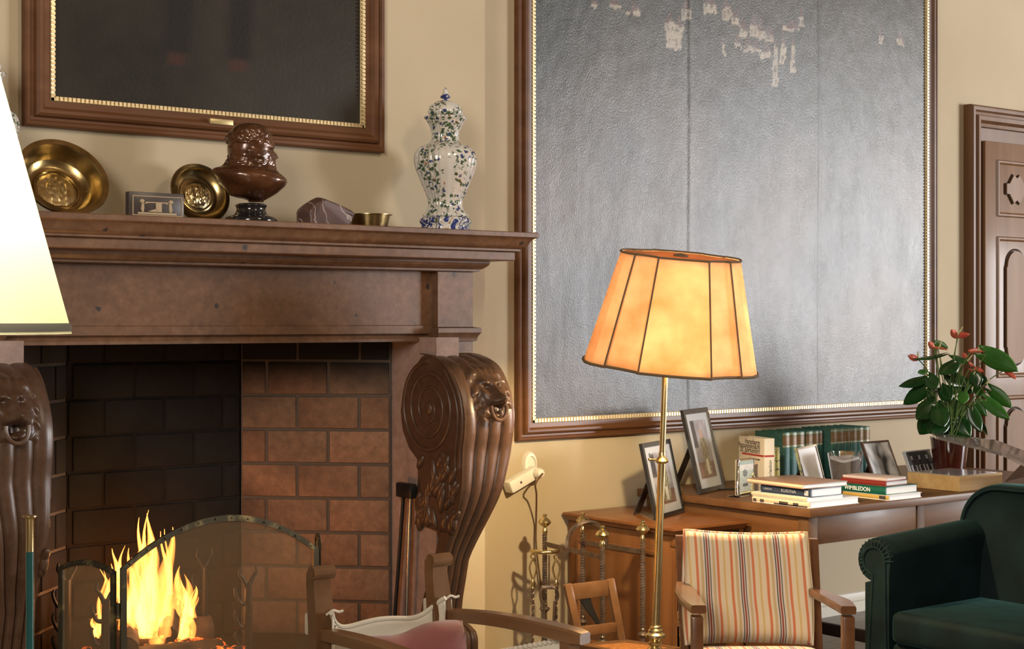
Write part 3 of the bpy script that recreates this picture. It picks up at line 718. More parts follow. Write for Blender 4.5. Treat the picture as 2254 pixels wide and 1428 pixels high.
# left one over the mantel: a dark full-length figure, only the boots in the frame
LX0, LX1, LZ0 = atY(58, 264, YB-.045).x, atY(851, 336, YB-.045).x, atY(851, 336, YB-.045).z
def leftpaint(p):
    n = nz(p.x*3, p.z*3); n2 = nz(p.x*14, p.z*14, 4)
    c = V((.022, .017, .012))*(1+.35*n+.2*n2)
    c = c.lerp(V((.05, .042, .034)), .55*sst(.25, .95, (p.x-LX0)/(LX1-LX0))*sst(LZ0+.62, LZ0+.1, p.z))
    for cx, w in ((2.60, .045), (2.85, .045)):
        dxx = abs(p.x-cx-.06*(p.z-2.5))
        if p.z > LZ0+.30: c = c.lerp(V((.010, .008, .007)), .8*sst(w+.03, w-.02, dxx))
        else: c = c.lerp(V((.09, .02, .012)), .35*sst(.022, .008, abs(p.z-LZ0-.285))*sst(w, w-.02, dxx))
    return tuple(c)
lp_ = painting('portrait_painting', 'dark old oil painting in walnut frame hung above the mantelpiece', LX0, LX1, LZ0, LZ0+1.9, YB, .092, .020, .05, leftpaint, MT['oil_dark'], lambda x, z: .002*nz(x*4, z*4), 60, 80)
b = BM(); pa, pb = atY(461, 262, YB-.05), atY(512, 268, YB-.05); bx(b, pa.x, pb.x, YB-.056, YB-.028, LZ0+.055, LZ0+.075, .001); obj('title_plate', b, MT['plate'], lp_)
# right one: a huge landscape with a walled town on a hill, three widths of canvas
RX0, RX1 = 4.395, 7.40; RZ0 = atY(1147, 972, YW-.05).z; RZ1 = RZ0+2.55
TOWN = []
def bldg(px, py, w, h, col, roof=True): TOWN.append((px, py, w, h, col, roof))
for q in ((1475, 45, 17, 60), (1494, 50, 16, 58), (1510, 20, 20, 24), (1560, 8, 26, 22), (1600, 18, 22, 28), (1622, 40, 16, 20), (1640, 60, 14, 20), (1660, 50, 18, 30), (1678, 62, 16, 24), (1695, 72, 16, 24), (1625, 90, 16, 10), (1645, 98, 18, 12), (1665, 106, 18, 14), (1687, 114, 16, 14), (1712, 100, 10, 90), (1730, 92, 8, 48), (1752, 100, 8, 60), (1735, 60, 34, 12), (1390, 22, 26, 12), (1352, 8, 22, 10), (1312, 4, 14, 10), (1945, 76, 8, 20), (1985, 84, 14, 16), (1600, 92, 5, 30), (1770, 30, 8, 26)):
    bldg(*q, None)
def px_of(p):
    d = p.x*SA+p.y*CA; u = (p.x*CA-p.y*SA)/d; return CX+F*u, HY-F*(p.z-H)/d
TW = []
for px, py, w_, h_, c_, r_ in TOWN:
    a0 = atY(px, py, YW-.05); a1 = atY(px+w_, py+h_, YW-.05); TW.append((a0.x, a1.x, a1.z, a0.z))
SEAM = [atY(1522, 500, YW-.03).x, atY(1807, 500, YW-.03).x]
def rightpaint(p):
    n = nz(p.x*1.6, p.z*1.6); n2 = nz(p.x*9, p.z*7, 3); n3 = nz(p.x*26, p.z*26, 5)
    c = V((.022, .021, .017)).lerp(V((.056, .036, .022)), sst(-.4, .5, n))*(1+.28*n2+.18*n3)
    top = sst(2.25, 2.9, p.z-.25*(p.x-5.6)*-.4)
    c = c.lerp(V((.026, .029, .022))*(1+.3*n2), .6*top)
    if p.z > 2.35:
        jx, jz = .02*nz(p.x*11, p.z*11, 8)+.012*nz(p.x*31, p.z*31, 2), .02*nz(p.x*11, p.z*11, 1)+.012*nz(p.x*31, p.z*31, 6)
        for x0, x1, z0, z1 in TW:
            qx, qz = p.x+jx, p.z+jz-.10*(p.x-x0)*(1 if x1-x0 > .06 else 0); mid = (x0+x1)/2
            if x0-.004 < qx < x1+.004 and z0 < qz < z1+.05:
                if qz > z1:
                    if abs(qx-mid) < (x1-x0)*.55*(1-(qz-z1)/.055): c = c.lerp(V((.085, .042, .03)), .8)
                    continue
                k = .55+.25*n2; win = (abs(((qx-x0)/.035) % 1-.5) < .2 and abs(((qz-z0)/.06) % 1-.5) < .22)
                c = c.lerp(V((.42, .35, .26)), max(0, k+.05)*(.35 if win else 1))
    return tuple(c)
def rightbow(x, z):
    s = sum(.0016*math.exp(-((x-q-.006*math.sin(z*3))/.010)**2)-.0010*math.exp(-((x-q+.022)/.012)**2) for q in SEAM)
    return s+.0006*nz(x*7, z*5)+.0006*nz(x*25, z*12, 5)
painting('landscape_painting', 'huge dark landscape painting with a walled town in long walnut frame above the desk', RX0, RX1, RZ0, RZ1, YW, .080, .022, .05, rightpaint, MT['oil'], rightbow, 300, 200)

# ------------------------------------------------------------------ things on the mantelpiece
ZM = 1.914
def vase(c, label):
    t = thing('lidded_vase', label, 'vase', c, 'faience vases on the mantelpiece'); k = .000428; c = V(c)
    def rib(th, h):
        a = (th+.30) % (PI/3)/(PI/3); hexa = math.cos(PI/6)/math.cos((a-.5)*PI/3)
        fl = 1+.026*math.cos(th*30) if int((th+.30)/(PI/3)) % 2 else 1+.004*math.cos(th*18)
        return (.45+.55*hexa)*fl*1.0
    Z = lambda y: (1372-y)*k
    P = lambda lst: [(r*k, Z(y)) for y, r in lst]
    b = BM(); lathe(b, P([(1372, 225), (1366, 238), (1340, 236), (1310, 228), (1285, 246), (1262, 252), (1242, 232), (1236, 205)]), c, 72, rib=rib)
    obj('foot', b, MT['bluefoot'], t, 60)
    prof = [(1238, 200), (1228, 218), (1212, 220), (1200, 208), (1180, 188), (1150, 172), (1120, 164), (1090, 166), (1050, 176), (1000, 198), (950, 220), (900, 243), (860, 260), (820, 278), (780, 292), (740, 301), (700, 304), (665, 299), (635, 286), (605, 262), (580, 225), (562, 182), (548, 152), (525, 136), (500, 131), (470, 132), (440, 138), (410, 148), (380, 163), (355, 178), (340, 186), (332, 196), (320, 206), (306, 200), (300, 170)]
    b = BM(); lathe(b, P(prof), c, 144, rib=rib); obj('body', b, MT['faience'], t, 70)
    b = BM(); lathe(b, P([(302, 150), (290, 158), (278, 166), (262, 170), (248, 164), (232, 160), (205, 142), (180, 112), (162, 72), (154, 34)]), c, 144, rib=rib); ld = obj('lid', b, MT['lid'], t, 70)
    b = BM(); lathe(b, P([(158, 34), (150, 24), (140, 22), (130, 44), (120, 47), (108, 40), (98, 30), (85, 24), (70, 22), (55, 16), (45, 15), (36, 9), (33, 2)]), c, 24); obj('finial', b, MT['bluefoot'], ld)
    return t
vc = atY(980, 511, 5.12); vc.z = ZM
v1 = vase(vc, 'tall lidded flowered faience vase at right end of the mantelpiece')
copy_tree(v1, None, V((2*XC-vc.x, 5.12, ZM)), 'faience vase almost hidden behind the big left lampshade')

def dish(px, r, tilt, depth, label, boss, y):
    ax = V((.0, -math.cos(tilt), math.sin(tilt)))
    cz = ZM+r*math.cos(tilt)+.002; q = atY(px, 400, y); c = V((q.x, y, cz))
    t = thing('brass_dish', label, 'dish', (c.x, c.y-.05, ZM), 'brass dishes leaning on the chimney breast')
    b = BM(); R_ = r
    prof = [(.001, -depth-.004), (R_*.58, -depth-.004), (R_*.80, -depth*.55), (R_*.87, -.006), (R_*.985, -.004), (R_, 0), (R_*.985, .004), (R_*.87, .002), (R_*.84, -.006), (R_*.77, -depth*.5), (R_*.70, -depth*.82), (R_*.62, -depth*.98), (R_*.52, -depth*.98), (R_*.50, -depth*.90), (R_*.47, -depth*.90), (R_*.45, -depth), (.001, -depth)]
    lathe(b, prof, c, 64, ax); obj('bowl', b, MT['old_brass'], t, 50)
    b = BM(); a1, a2 = frame_of(ax); m = BM(); n = 30; vs = {}
    for i in range(n+1):
        for j in range(n+1):
            u, v = -1+2*i/n, -1+2*j/n
            if u*u+v*v > 1: continue
            h = .004*(1-(u*u+v*v)**3)+.013*boss(u, v)*(1-(u*u+v*v))
            vs[i, j] = b.verts.new(c+ax*(-depth+h)+a1*(-u*R_*.45)+a2*(v*R_*.45))
    for i in range(n):
        for j in range(n):
            q4 = [(i, j), (i+1, j), (i+1, j+1), (i, j+1)]
            if all(k in vs for k in q4): b.faces.new([vs[k] for k in q4])
    m.free(); obj('embossed_medallion', b, MT['brass'], t, 80)
def fig(u, v):
    h = 0
    for s in (-.42, .0, .42): h += .9*math.exp(-((u-s)/.12)**2-((v+.05)/.5)**2)+.8*math.exp(-((u-s)/.1)**2-((v-.55)/.12)**2)
    return h+.5*nz(u*6, v*6)
dish(140, .158, math.radians(33), .075, 'large deep embossed brass dish leaning on the wall beside the white lampshade', lambda u, v: fig(u*1.1, v*.8)*.8, 5.13)
dish(441, .116, math.radians(20), .026, 'smaller brass dish with embossed figures leaning behind the bronze bust', fig, 5.21)

# cameo plaque
def plaque():
    y = 5.06; a, c = atY(283, 418, y), atY(405, 430, y); x0, x1 = a.x, c.x; z1 = a.z-.004
    t = thing('cameo_plaque', 'small dark rectangular plaque with cream relief figures standing on the mantelpiece', 'plaque', ((x0+x1)/2, y, ZM))
    b = BM(); bx(b, x0, x1, y, y+.028, ZM+.001, z1, .003); obj('slab', b, MT['plaque'], t)
    b = BM(); mould_rect(b, x0+.014, x1-.006, ZM+.010, z1-.012, y, [(0, 0), (.001, .0016), (.003, .0016), (.004, 0)]); lab(obj('inlay_line', b, MT['cameo'], t), 'thin cream border line')
    b = BM(); xm = (x0+x1)/2; w_ = x1-x0; h = z1-ZM; f = y-.003
    bx(b, xm-.34*w_, xm+.36*w_, f, y, ZM+.16*h, ZM+.24*h, .001)
    for s in (-1, 1):
        xx = xm+s*.25*w_
        ellipsoid(b, (xx, y, ZM+.42*h), (.006, .003, .018)); ellipsoid(b, (xx+.002*s, y, ZM+.66*h), (.009, .003, .007))
        tube(b, [(xx, y-.001, ZM+.56*h), (xx-s*.02, y-.001, ZM+.60*h)], .0015, 6); tube(b, [(xx, y-.001, ZM+.24*h), (xx+s*.006, y-.001, ZM+.40*h)], .003, 6)
    bx(b, xm-.20*w_, xm+.20*w_, f+.001, y, ZM+.60*h, ZM+.64*h)
    bx(b, xm-.02*w_, xm+.09*w_, f, y, ZM+.26*h, ZM+.60*h, .001); prism(b, [(xm-.16*w_, ZM+.28*h), (xm-.02*w_, ZM+.26*h), (xm-.02*w_, ZM+.38*h)], lambda u, v, tt: V((u, y-tt, v)), 0, .002)
    lab(obj('cameo_relief', b, MT['cameo'], t), 'cream relief of a bench between two figures')
plaque()

# bronze bust
def bust():
    y = 5.06; q = atY(553, 480, y); t = thing('bust', 'small brown bronze bust of a bearded head on black turned plinth', 'bust', (q.x, y, ZM)); c = V((q.x, y, ZM))
    d = c.x*SA+c.y*CA; k = d/F/5.635; zt = lambda yy: H+(HY-260-yy/5.635)*d/F
    b = BM(); zz = [1278, 1262, 1240, 1222, 1205, 1190, 1178, 1160, 1140, 1120, 1100, 1080, 1062, 1050, 1040, 1030]
    rr = [318, 326, 326, 318, 300, 262, 225, 205, 190, 182, 178, 186, 196, 194, 180, 100]
    z0 = ZM
    lathe(b, [(r*k, z0-c.z+max(0, (1276-z_)*k)) for r, z_ in zip(rr, zz)], c, 40); obj('plinth', b, MT['ebony'], t, 35)
    sl = [(62, 1600, 1690, 40), (75, 1530, 1745, 120), (100, 1480, 1795, 180), (130, 1440, 1830, 215), (165, 1405, 1862, 238), (200, 1375, 1885, 250), (235, 1352, 1900, 256), (270, 1343, 1912, 258), (300, 1345, 1920, 256), (318, 1352, 1926, 252), (332, 1366, 1930, 246), (350, 1370, 1930, 244), (372, 1367, 1922, 243), (396, 1366, 1912, 243), (420, 1367, 1916, 242), (445, 1370, 1924, 240), (480, 1369, 1930, 236), (505, 1364, 1932, 232), (530, 1353, 1934, 228), (555, 1340, 1938, 226), (580, 1325, 1942, 226), (605, 1290, 1944, 232), (625, 1225, 1946, 250), (645, 1190, 1955, 285), (675, 1183, 1985, 330), (705, 1190, 2025, 355), (740, 1212, 2062, 365), (780, 1245, 2080, 360), (815, 1275, 2070, 345), (850, 1310, 2045, 320), (890, 1345, 2000, 290), (930, 1378, 1950, 250), (960, 1405, 1905, 215), (985, 1470, 1865, 180), (1005, 1560, 1830, 140), (1022, 1610, 1800, 100), (1040, 1625, 1790, 85)]
    dirx = (R*.96+FW*.28).normalized(); dy = V((-dirx.y, dirx.x, 0)); xs = lambda u: (u-1650)*k/.96
    n = 112; rs = []; dense = []
    for q in range(len(sl)-1):
        p0, p1, p2, p3 = sl[max(q-1, 0)], sl[q], sl[q+1], sl[min(q+2, len(sl)-1)]
        for m in range(3):
            tt = m/3; dense.append(tuple(.5*(2*b1+(c1-a1)*tt+(2*a1-5*b1+4*c1-d1)*tt*tt+(3*b1-a1-3*c1+d1)*tt**3) for a1, b1, c1, d1 in zip(p0, p1, p2, p3)))
    dense.append(sl[-1])
    for yy, l, r, w2 in dense[::-1]:
        ring = []
        for i in range(n):
            th = 2*PI*i/n; cx = (l+r)/2; a = (r-l)/2; co_, si = math.cos(th), math.sin(th)
            u = cx+a*co_; v = w2*si*(1 if yy > 600 else (1.0-.12*co_))
            fz = math.exp(-(si/.20)**2) if co_ > 0 else 0
            nose = 38*math.exp(-((yy-478)/26)**2)+26*math.exp(-((yy-435)/30)**2)
            lip = 10*math.exp(-((yy-575)/12)**2)+9*math.exp(-((yy-540)/9)**2)-16*math.exp(-((yy-557)/9)**2)
            u += fz*(nose+lip)
            if co_ > 0:
                for s in (-1, 1):
                    e = math.exp(-((si-s*.42)/.16)**2); u += e*(-26*math.exp(-((yy-412)/22)**2)+16*math.exp(-((yy-368)/16)**2)+13*math.exp(-((yy-412)/9)**2))
            if yy < 335 and yy > 70 and not (co_ > .72 and yy > 225):
                hr = 16*nz(co_*5, si*5, yy*.022)+11*nz(co_*11, si*11, yy*.05); u += co_*hr; v += si*hr
            if 470 < yy < 680:
                hr = 15*nz(co_*4, si*4, yy*.02+9)+8*nz(co_*10, si*10, yy*.05); u += co_*hr; v += si*hr
            if abs(abs(si)-1) < .25 and 370 < yy < 500: v *= 1+.10*math.exp(-((yy-435)/40)**2)*math.exp(-((co_+.1)/.18)**2)
            if yy > 640: u += 8*nz(th*3, yy*.012, 7); v += 10*nz(th*3, yy*.012, 9)
            p = c+dirx*xs(u)+dy*(v*k); p.z = zt(yy); ring.append(p)
        rs.append(ring)
    rings(b2 := BM(), rs); o = obj('head_and_shoulders', b2, MT['bronze'], t, 180)
bust()

# veined rock and brass bowl
def rock():
    y = 5.04; pts = [(75, 1220), (84, 1180), (110, 1140), (180, 1095), (240, 1065), (290, 1075), (420, 1130), (550, 1190), (580, 1225), (570, 1260), (520, 1312), (90, 1305)]
    b = BM(); c = atY(640+330/4.2, 490, y)
    for px, py in pts:
        p = atY(640+px/4.2, 180+py/4.2, y); p.z = max(p.z, ZM+.001); m = V((c.x, y, ZM+.05))
        for f, dy in ((.80, -.045), (1, .0), (.84, .05)):
            q = m+(p-m)*f; q.y = y+dy+random.uniform(-.008, .008); q.z = max(q.z, ZM+.001)
            if py > 1290: q.z = ZM+.001
            b.verts.new(q)
    r = bmesh.ops.convex_hull(b, input=b.verts); 
    bmesh.ops.delete(b, geom=[g_ for g_ in r['geom_interior'] if isinstance(g_, bmesh.types.BMVert)], context='VERTS')
    bmesh.ops.bevel(b, geom=b.edges[:], offset=.003, segments=1, affect='EDGES')
    tag(obj('rock', b, MT['rock'], smooth=False), 'dark red rock with white veins on the mantelpiece', 'rock')
rock()
def bowl():
    y = 5.15; a, e = atY(768, 470, y), atY(857, 470, y); c = V(((a.x+e.x)/2, y, ZM)); r = (e.x-a.x)/2*.92; h = .058
    b = BM(); lathe(b, [(.001, .001), (r*.80, .001), (r*.88, h*.5), (r*.95, h-.003), (r*1.05, h-.002), (r*1.05, h), (r*.93, h+.0005), (r*.86, h*.5), (r*.78, .005), (.001, .005)], c, 48)
    tag(obj('brass_bowl', b, MT['old_brass'], sharp=40), 'plain small brass bowl behind the veined rock', 'bowl')
bowl()

# ------------------------------------------------------------------ wall socket with adaptor block and cable
def socket():
    y = YW; t = thing('wall_socket', 'white double wall socket low on the wall beside the fireplace', 'socket', atY(1165, 1060, y))
    c = atY(1162, 1022, y); b = BM()
    lathe(b, [(.052, 0), (.052, .012), (.046, .024), (.034, .028), (.032, .018), (.001, .018)], c, 32, (0, -1, 0))
    m = Matrix.Diagonal((.75, 1, 1.15, 1)); bmesh.ops.transform(b, matrix=Matrix.Translation(c) @ m @ Matrix.Translation(-c), verts=b.verts)
    obj('socket_plate', b, MT['white'], t)
    c2 = atY(1181, 1040, y)
    t2 = thing('adaptor_block', 'white three way adaptor block slanting from the wall socket', 'adaptor', c2)
    p0, p1 = atY(1178, 1040, y-.05), atY(1122, 1074, y-.05); d = (p1-p0); L = d.length; m4 = basis(p0, d, (0, 0, 1)) if False else None
    x = d.normalized(); n = V((0, -1, 0)); up = x.cross(n) * -1
    b = BM(); mm = Matrix(((x.x, up.x, n.x, p0.x), (x.y, up.y, n.y, p0.y), (x.z, up.z, n.z, p0.z), (0, 0, 0, 1)))
    bx(b, -.012, L, -.028, .028, -.047, .012, .008, mm); obj('block', b, MT['white'], t2)
    b = BM(); ellipsoid(b, p0+x*L*.62+n*.012, (.006, .003, .006)); lab(obj('screw', b, MT['ink'], t2), 'small dark screw hole')
    b = BM(); q = p0+n*.012; lathe(b, [(.024, 0), (.024, .02), (.018, .034), (.006, .04)], q, 20, n); pl = obj('plug', b, MT['white'], t2)
    s = q+n*.04; e = []
    pts = [s, atD(1179, 1065, 7.05), atD(1181, 1090, 7.1), atY(1180, 1150, y-.02), atY(1180, 1200, y-.02), atY(1188, 1270, y-.02), atY(1196, 1340, y-.02), atY(1200, 1500, y-.02), V((atY(1200, 1500, y).x+.02, y-.03, .015))]
    pts[1].y = min(pts[1].y, y-.02); pts[2].y = min(pts[2].y, y-.02)
    b = BM(); tube(b, spline(pts, 8), .0042, 8); tag(obj('power_cable', b, MT['cable']), 'brown cable hanging from the white adaptor down the wall', 'cable')
socket()

# ------------------------------------------------------------------ desk
ZD = .765
dk = thing('desk', 'long walnut writing desk under the landscape painting', 'desk', (6.2, 5.0, 0))
b = BM(); bx(b, 5.13, 7.30, 4.52, 5.60, ZD-.034, ZD, .003); obj('desk_top', b, MT['walnut'], dk)
def leg(x0, x1, y0, y1, z0=0, z1=ZD-.035): 
    b = BM(); bx(b, x0, x1, y0, y1, z0, z1, .003); obj('leg', b, MT['walnut_z'], dk)
leg(5.155, 5.215, 4.55, 4.61); leg(5.155, 5.215, 5.50, 5.56); leg(5.90, 5.955, 4.56, 4.62); leg(5.90, 5.955, 5.50, 5.56); leg(7.2, 7.26, 4.55, 4.61); leg(7.2, 7.26, 5.50, 5.56)
b = BM(); bx(b, 5.165, 5.19, 4.612, 5.498, .10, ZD-.036, .002); obj('side_panel', b, MT['walnut_y'], dk)
b = BM(); bx(b, 5.217, 5.898, 4.565, 4.585, .605, ZD-.035, .002); obj('apron', b, MT['walnut'], dk)
b = BM(); bx(b, 5.957, 7.198, 4.57, 4.59, .56, ZD-.035, .002); d_ = obj('drawer_front', b, MT['walnut'], dk)
b = BM(); bx(b, 5.91, 5.945, 4.62, 5.50, .05, .105, .004); lab(obj('foot_rail', b, MT['dark_inside'], dk), 'dark low foot rail')

# ------------------------------------------------------------------ corner cabinet
ZC = .688
cb = thing('cabinet', 'low reddish wood cabinet with panelled side and open shelves left of the desk', 'cabinet', (4.9, 5.2, 0))
x0, x1, y0, y1 = 4.70, 5.125, 4.90, 5.595
b = BM()
prof = [(0, ZC-.040), (.010, ZC-.034), (.014, ZC-.026), (.026, ZC-.016), (.034, ZC-.012), (.034, ZC-.002), (.030, ZC)]
rings(b, [[V((x0-o, y0-o, z)), V((x1, y0-o, z)), V((x1, y1, z)), V((x0-o, y1, z))] for o, z in prof])
obj('cabinet_top', b, MT['cherry'], cb, 30)
b = BM(); bx(b, x0, x0+.022, y0, y1, 0, ZC-.041, .003); obj('side_panel', b, MT['cherry_z'], cb)
b = BM()                                 # raised moulding of the visible side
rs = []
for o, d in [(0, 0), (.006, .008), (.018, .008), (.026, 0), (.03, -.003)]:
    rs.append([V((x0-d, y0+.09+o, .10+o)), V((x0-d, y1-.06-o, .10+o)), V((x0-d, y1-.06-o, .575-o)), V((x0-d, y0+.09+o, .575-o))])
rings(b, rs, False, False); obj('panel_moulding', b, MT['cherry_z'], cb, 25)
b = BM()
for k in range(3): tube(b, [(x0-.001+.008*k, y0-.001, .02), (x0-.001+.008*k, y0-.001, ZC-.10)], .0042, 8)
bx(b, x0-.004, x0+.026, y0-.006, y0+.02, ZC-.085, ZC-.04, .004); obj('corner_pilaster', b, MT['cherry_z'], cb)
b = BM(); bx(b, x1-.022, x1, y0, y1, 0, ZC-.041); obj('side_panel', b, MT['cherry_z'], cb)
b = BM(); bx(b, x0+.022, x1-.022, y1-.012, y1, 0, ZC-.041); obj('back_panel', b, MT['dark_inside'], cb)
for z in (.06, .26, .415):
    b = BM(); bx(b, x0+.023, x1-.023, y0+.012, y1-.013, z, z+.018); obj('shelf', b, MT['cherry'], cb)
b = BM(); bx(b, x0+.023, x1-.023, y0+.008, y1-.1, ZC-.075, ZC-.042); obj('frieze', b, MT['dark_inside'], cb)
for k, (z, h, w_) in enumerate(((.434, .035, .22), (.470, .028, .20), (.279, .03, .22))):
    b = BM(); bx(b, x0+.05, x0+.05+w_, y0+.05, y0+.33, z, z+h, .003)
    tag(obj('shelved_book', b, MT['album_cover'] if k else MT['dark_inside']), ['dark book lying lower in the pile on the middle cabinet shelf', 'brown book lying on top of the dark one on the cabinet shelf', 'brown book lying alone on the lower cabinet shelf'][k], 'book')

# ------------------------------------------------------------------ photographs in frames
def photo_frame(name, label, z, BL, BR, TL, mat, bw, top, paint, pic=True, dep=.014, strut=True, bwb=None, cat='photo frame', up=False):
    p0, p1 = atZ(*BL, z), atZ(*BR, z); e = (p1-p0); W = e.length; e.normalize(); n = e.cross(UP); n.normalize()
    if n.dot(FW) > 0: n = -n
    u = (TL[0]-CX)/F; q = -n                       # lean back by t along q, up by h
    t = (u*p0.dot(FW)-p0.dot(R))/(q.dot(R)-u*q.dot(FW)) if not up else 0
    dd = (p0+q*t).dot(FW); h = H+(HY-TL[1])/F*dd-z; L = math.hypot(t, h)
    yv = (q*t+UP*h).normalized(); m = basis(p0+V((0, 0, .002)), e, yv)     # local z = towards the viewer
    if m.to_3x3().col[2].dot(n) < 0: m = basis(p1+V((0, 0, .002)), -e, yv)
    r = thing(name, label, cat, p0.lerp(p1, .5))
    bwb = bwb or bw; b = BM()
    def rect(o, zz, ob=None): return [m @ V((o, o if ob is None else ob, zz)), m @ V((W-o, o if ob is None else ob, zz)), m @ V((W-o, L-o, zz)), m @ V((o, L-o, zz))]
    rings(b, [rect(0, -dep), rect(0, -.001), rect(.002, .001), rect(bw-.002, .001), rect(bw, -.003)], True, False)
    obj('frame', b, mat, r, 25)
    if pic:
        b = BM(); o = bw-.001; nx, ny = 40, 60; vs = []
        for i in range(nx+1): vs.append([b.verts.new(m @ V((o+(W-2*o)*i/nx, o+(L-2*o)*j/ny, -.0035))) for j in range(ny+1)])
        for i in range(nx):
            for j in range(ny): b.faces.new((vs[i][j], vs[i+1][j], vs[i+1][j+1], vs[i][j+1]))
        c = obj('photograph', b, MT['photo'], r, 180); mi = m.inverted(); og = ORG[c.name]
        def pf(co):
            l = mi @ (co+og); return paint((l.x-o)/(W-2*o), (l.y-o)/(L-2*o))
        setcol(c, 'paint', pf)
    if strut:
        b = BM(); tp = m @ V((W*.5, L*.72, -dep)); ft = V((tp.x, tp.y, 0))+q*(h*.30); ft.z = z+.003
        if ft.y > YW-.03: ft.y = YW-.03
        sx = e*min(.035, W*.2)
        quadbox(b, [ft-sx, ft+sx, ft+sx+q*.004, ft-sx+q*.004, tp-sx, tp+sx, tp+sx+q*.004, tp-sx+q*.004]); obj('easel_strut', b, MT['black_frame'] if mat is not MT['brown_frame'] else mat, r, smooth=False)
    return r
def portrait(bg, coat, seed):
    def f(u, v):
        m_ = (.5, .48, .5)
        if not (.13 < u < .87 and .12 < v < .9): return (.46, .48, .52)
        uu, vv = (u-.13)/.74, (v-.12)/.78; n = nz(uu*5+seed, vv*5)
        c = V(bg)*(1+.5*n+.4*(vv-.5))
        if vv < .28: c = V((.16, .09, .07))*(1+.4*n)
        if uu < .25 and vv > .55: c = V((.05, .05, .06))
        b_ = abs(uu-.55-.05*math.sin(vv*4)) < .17*sst(.86, .60, vv)+.02
        if b_ and .05 < vv < .72: c = V(coat)*(1+.9*nz(uu*16+seed, vv*16))
        if abs(uu-.55) < .07 and .70 < vv < .84: c = V((.45, .28, .20))
        if abs(uu-.58) < .06 and .08 < vv < .32: c = V((.55, .52, .46))
        return tuple(max(0, x) for x in c)
    return f
photo_frame('framed_photograph', 'black framed colour photograph leaning on the cabinet behind the brass lamp pole', ZC, (1446, 1146), (1508, 1128), (1412, 977), MT['black_frame'], .022, 0, portrait((.30, .28, .30), (.20, .19, .13), 1))
photo_frame('framed_photograph', 'tall black framed colour photograph of a standing figure on the left end of the desk', ZD, (1543, 1089), (1597, 1076), (1502, 903), MT['black_frame'], .024, 0, portrait((.28, .26, .28), (.22, .19, .12), 5))
photo_frame('silver_framed_photograph', 'small polished silver frame with painted white glare between the green books and the piled books', ZD, (1775, 1073), (1818, 1062), (1753, 986), MT['silver'], .012, 0, lambda u, v: (.93, .93, .95))  # picture painted near white, standing in for the window glare
def gowns(u, v): k = .22+.28*math.sin(u*9+2*nz(u*3, v*3))+.25*v+.25*nz(u*8, v*3); return (max(.05, k),)*3
photo_frame('brown_framed_photograph', 'brown framed black and white photograph beside the glass vase of sand', ZD, (1926, 1058), (1985, 1052), (1897, 973), MT['brown_frame'], .010, 0, gowns)
def group3(u, v):
    k = .05+.03*nz(u*6, v*6)
    for s in (.2, .5, .8):
        if abs(u-s) < .10*sst(.75, .2, v)+.015: k = .03+.02*nz(u*9, v*9)
        if abs(math.hypot((u-s)/.09, (v-.38)/.2)-1) < .25 and v < .5: k = .42
        if abs(u-s) < .035 and .70 < v < .86: k = .36
    return (k, k*.97, k*.95)
photo_frame('photo_plate', 'small dark unframed photograph leaning beside the red flower pot', ZD, (2011, 1057), (2069, 1050), (1990, 994), MT['mount'], .008, 0, group3, strut=False)
def note():
    r = thing('acrylic_stand', 'small clear acrylic stand holding a banknote and gilt leaves in front of the cream book', 'acrylic stand', atZ(1638, 1091, ZD))
    p0, p1 = atZ(1621, 1093, ZD), atZ(1657, 1087, ZD); e = (p1-p0); W = e.length; e.normalize(); n = e.cross(UP); n = n if n.dot(FW) < 0 else -n
    h = H+(HY-1012)/F*p0.dot(FW)-ZD; m = basis(p0, e, UP); sg = 1 if m.to_3x3().col[2].dot(n) > 0 else -1
    b = BM(); bx(b, 0, W, .006, h, -.008, .008, .002, m); obj('acrylic_block', b, MT['acrylic'], r)
    b = BM(); bx(b, -.03, W+.01, .0005, .006, -.03, .03, .002, m); obj('acrylic_foot', b, MT['acrylic'], r)
    b = BM(); nx, ny = 30, 50; vs = [[b.verts.new(m @ V((W*(.08+.84*i/nx), .012+(h-.02)*j/ny, .0094*sg))) for j in range(ny+1)] for i in range(nx+1)]
    for i in range(nx):
        for j in range(ny): b.faces.new((vs[i][j], vs[i+1][j], vs[i+1][j+1], vs[i][j+1]))
    c = obj('banknote', b, MT['photo'], r, 180); mi = m.inverted(); og = ORG[c.name]
    def pf(co):
        l = mi @ (co+og); u, v = l.x/W, l.y/h
        k = V((.55, .62, .60)) if v < .86 else V((.40, .52, .52))
        if v > .7 and v < .86: k = V((.75, .76, .76))
        if math.hypot((u-.42)/.14, (v-.62)/.10) < 1: k = V((.22, .26, .27))
        if abs(v-.30) < .04 and .3 < u < .6: k = V((.15, .17, .18))
        return tuple(k*(1+.25*nz(u*14, v*14)))
    setcol(c, 'paint', pf)
    b = BM()
    for k in range(12):
        ellipsoid(b, m @ V((W*(.80+.14*random.random()), h*(.08+.045*k), .013*sg)), (.006, .004, .007), 8, 6)
    for k in range(8): ellipsoid(b, m @ V((W*(.15+.09*k), h*.08, .013*sg)), (.006, .004, .006), 8, 6)
    obj('gilt_leaves', b, MT['brass'], r)
note()
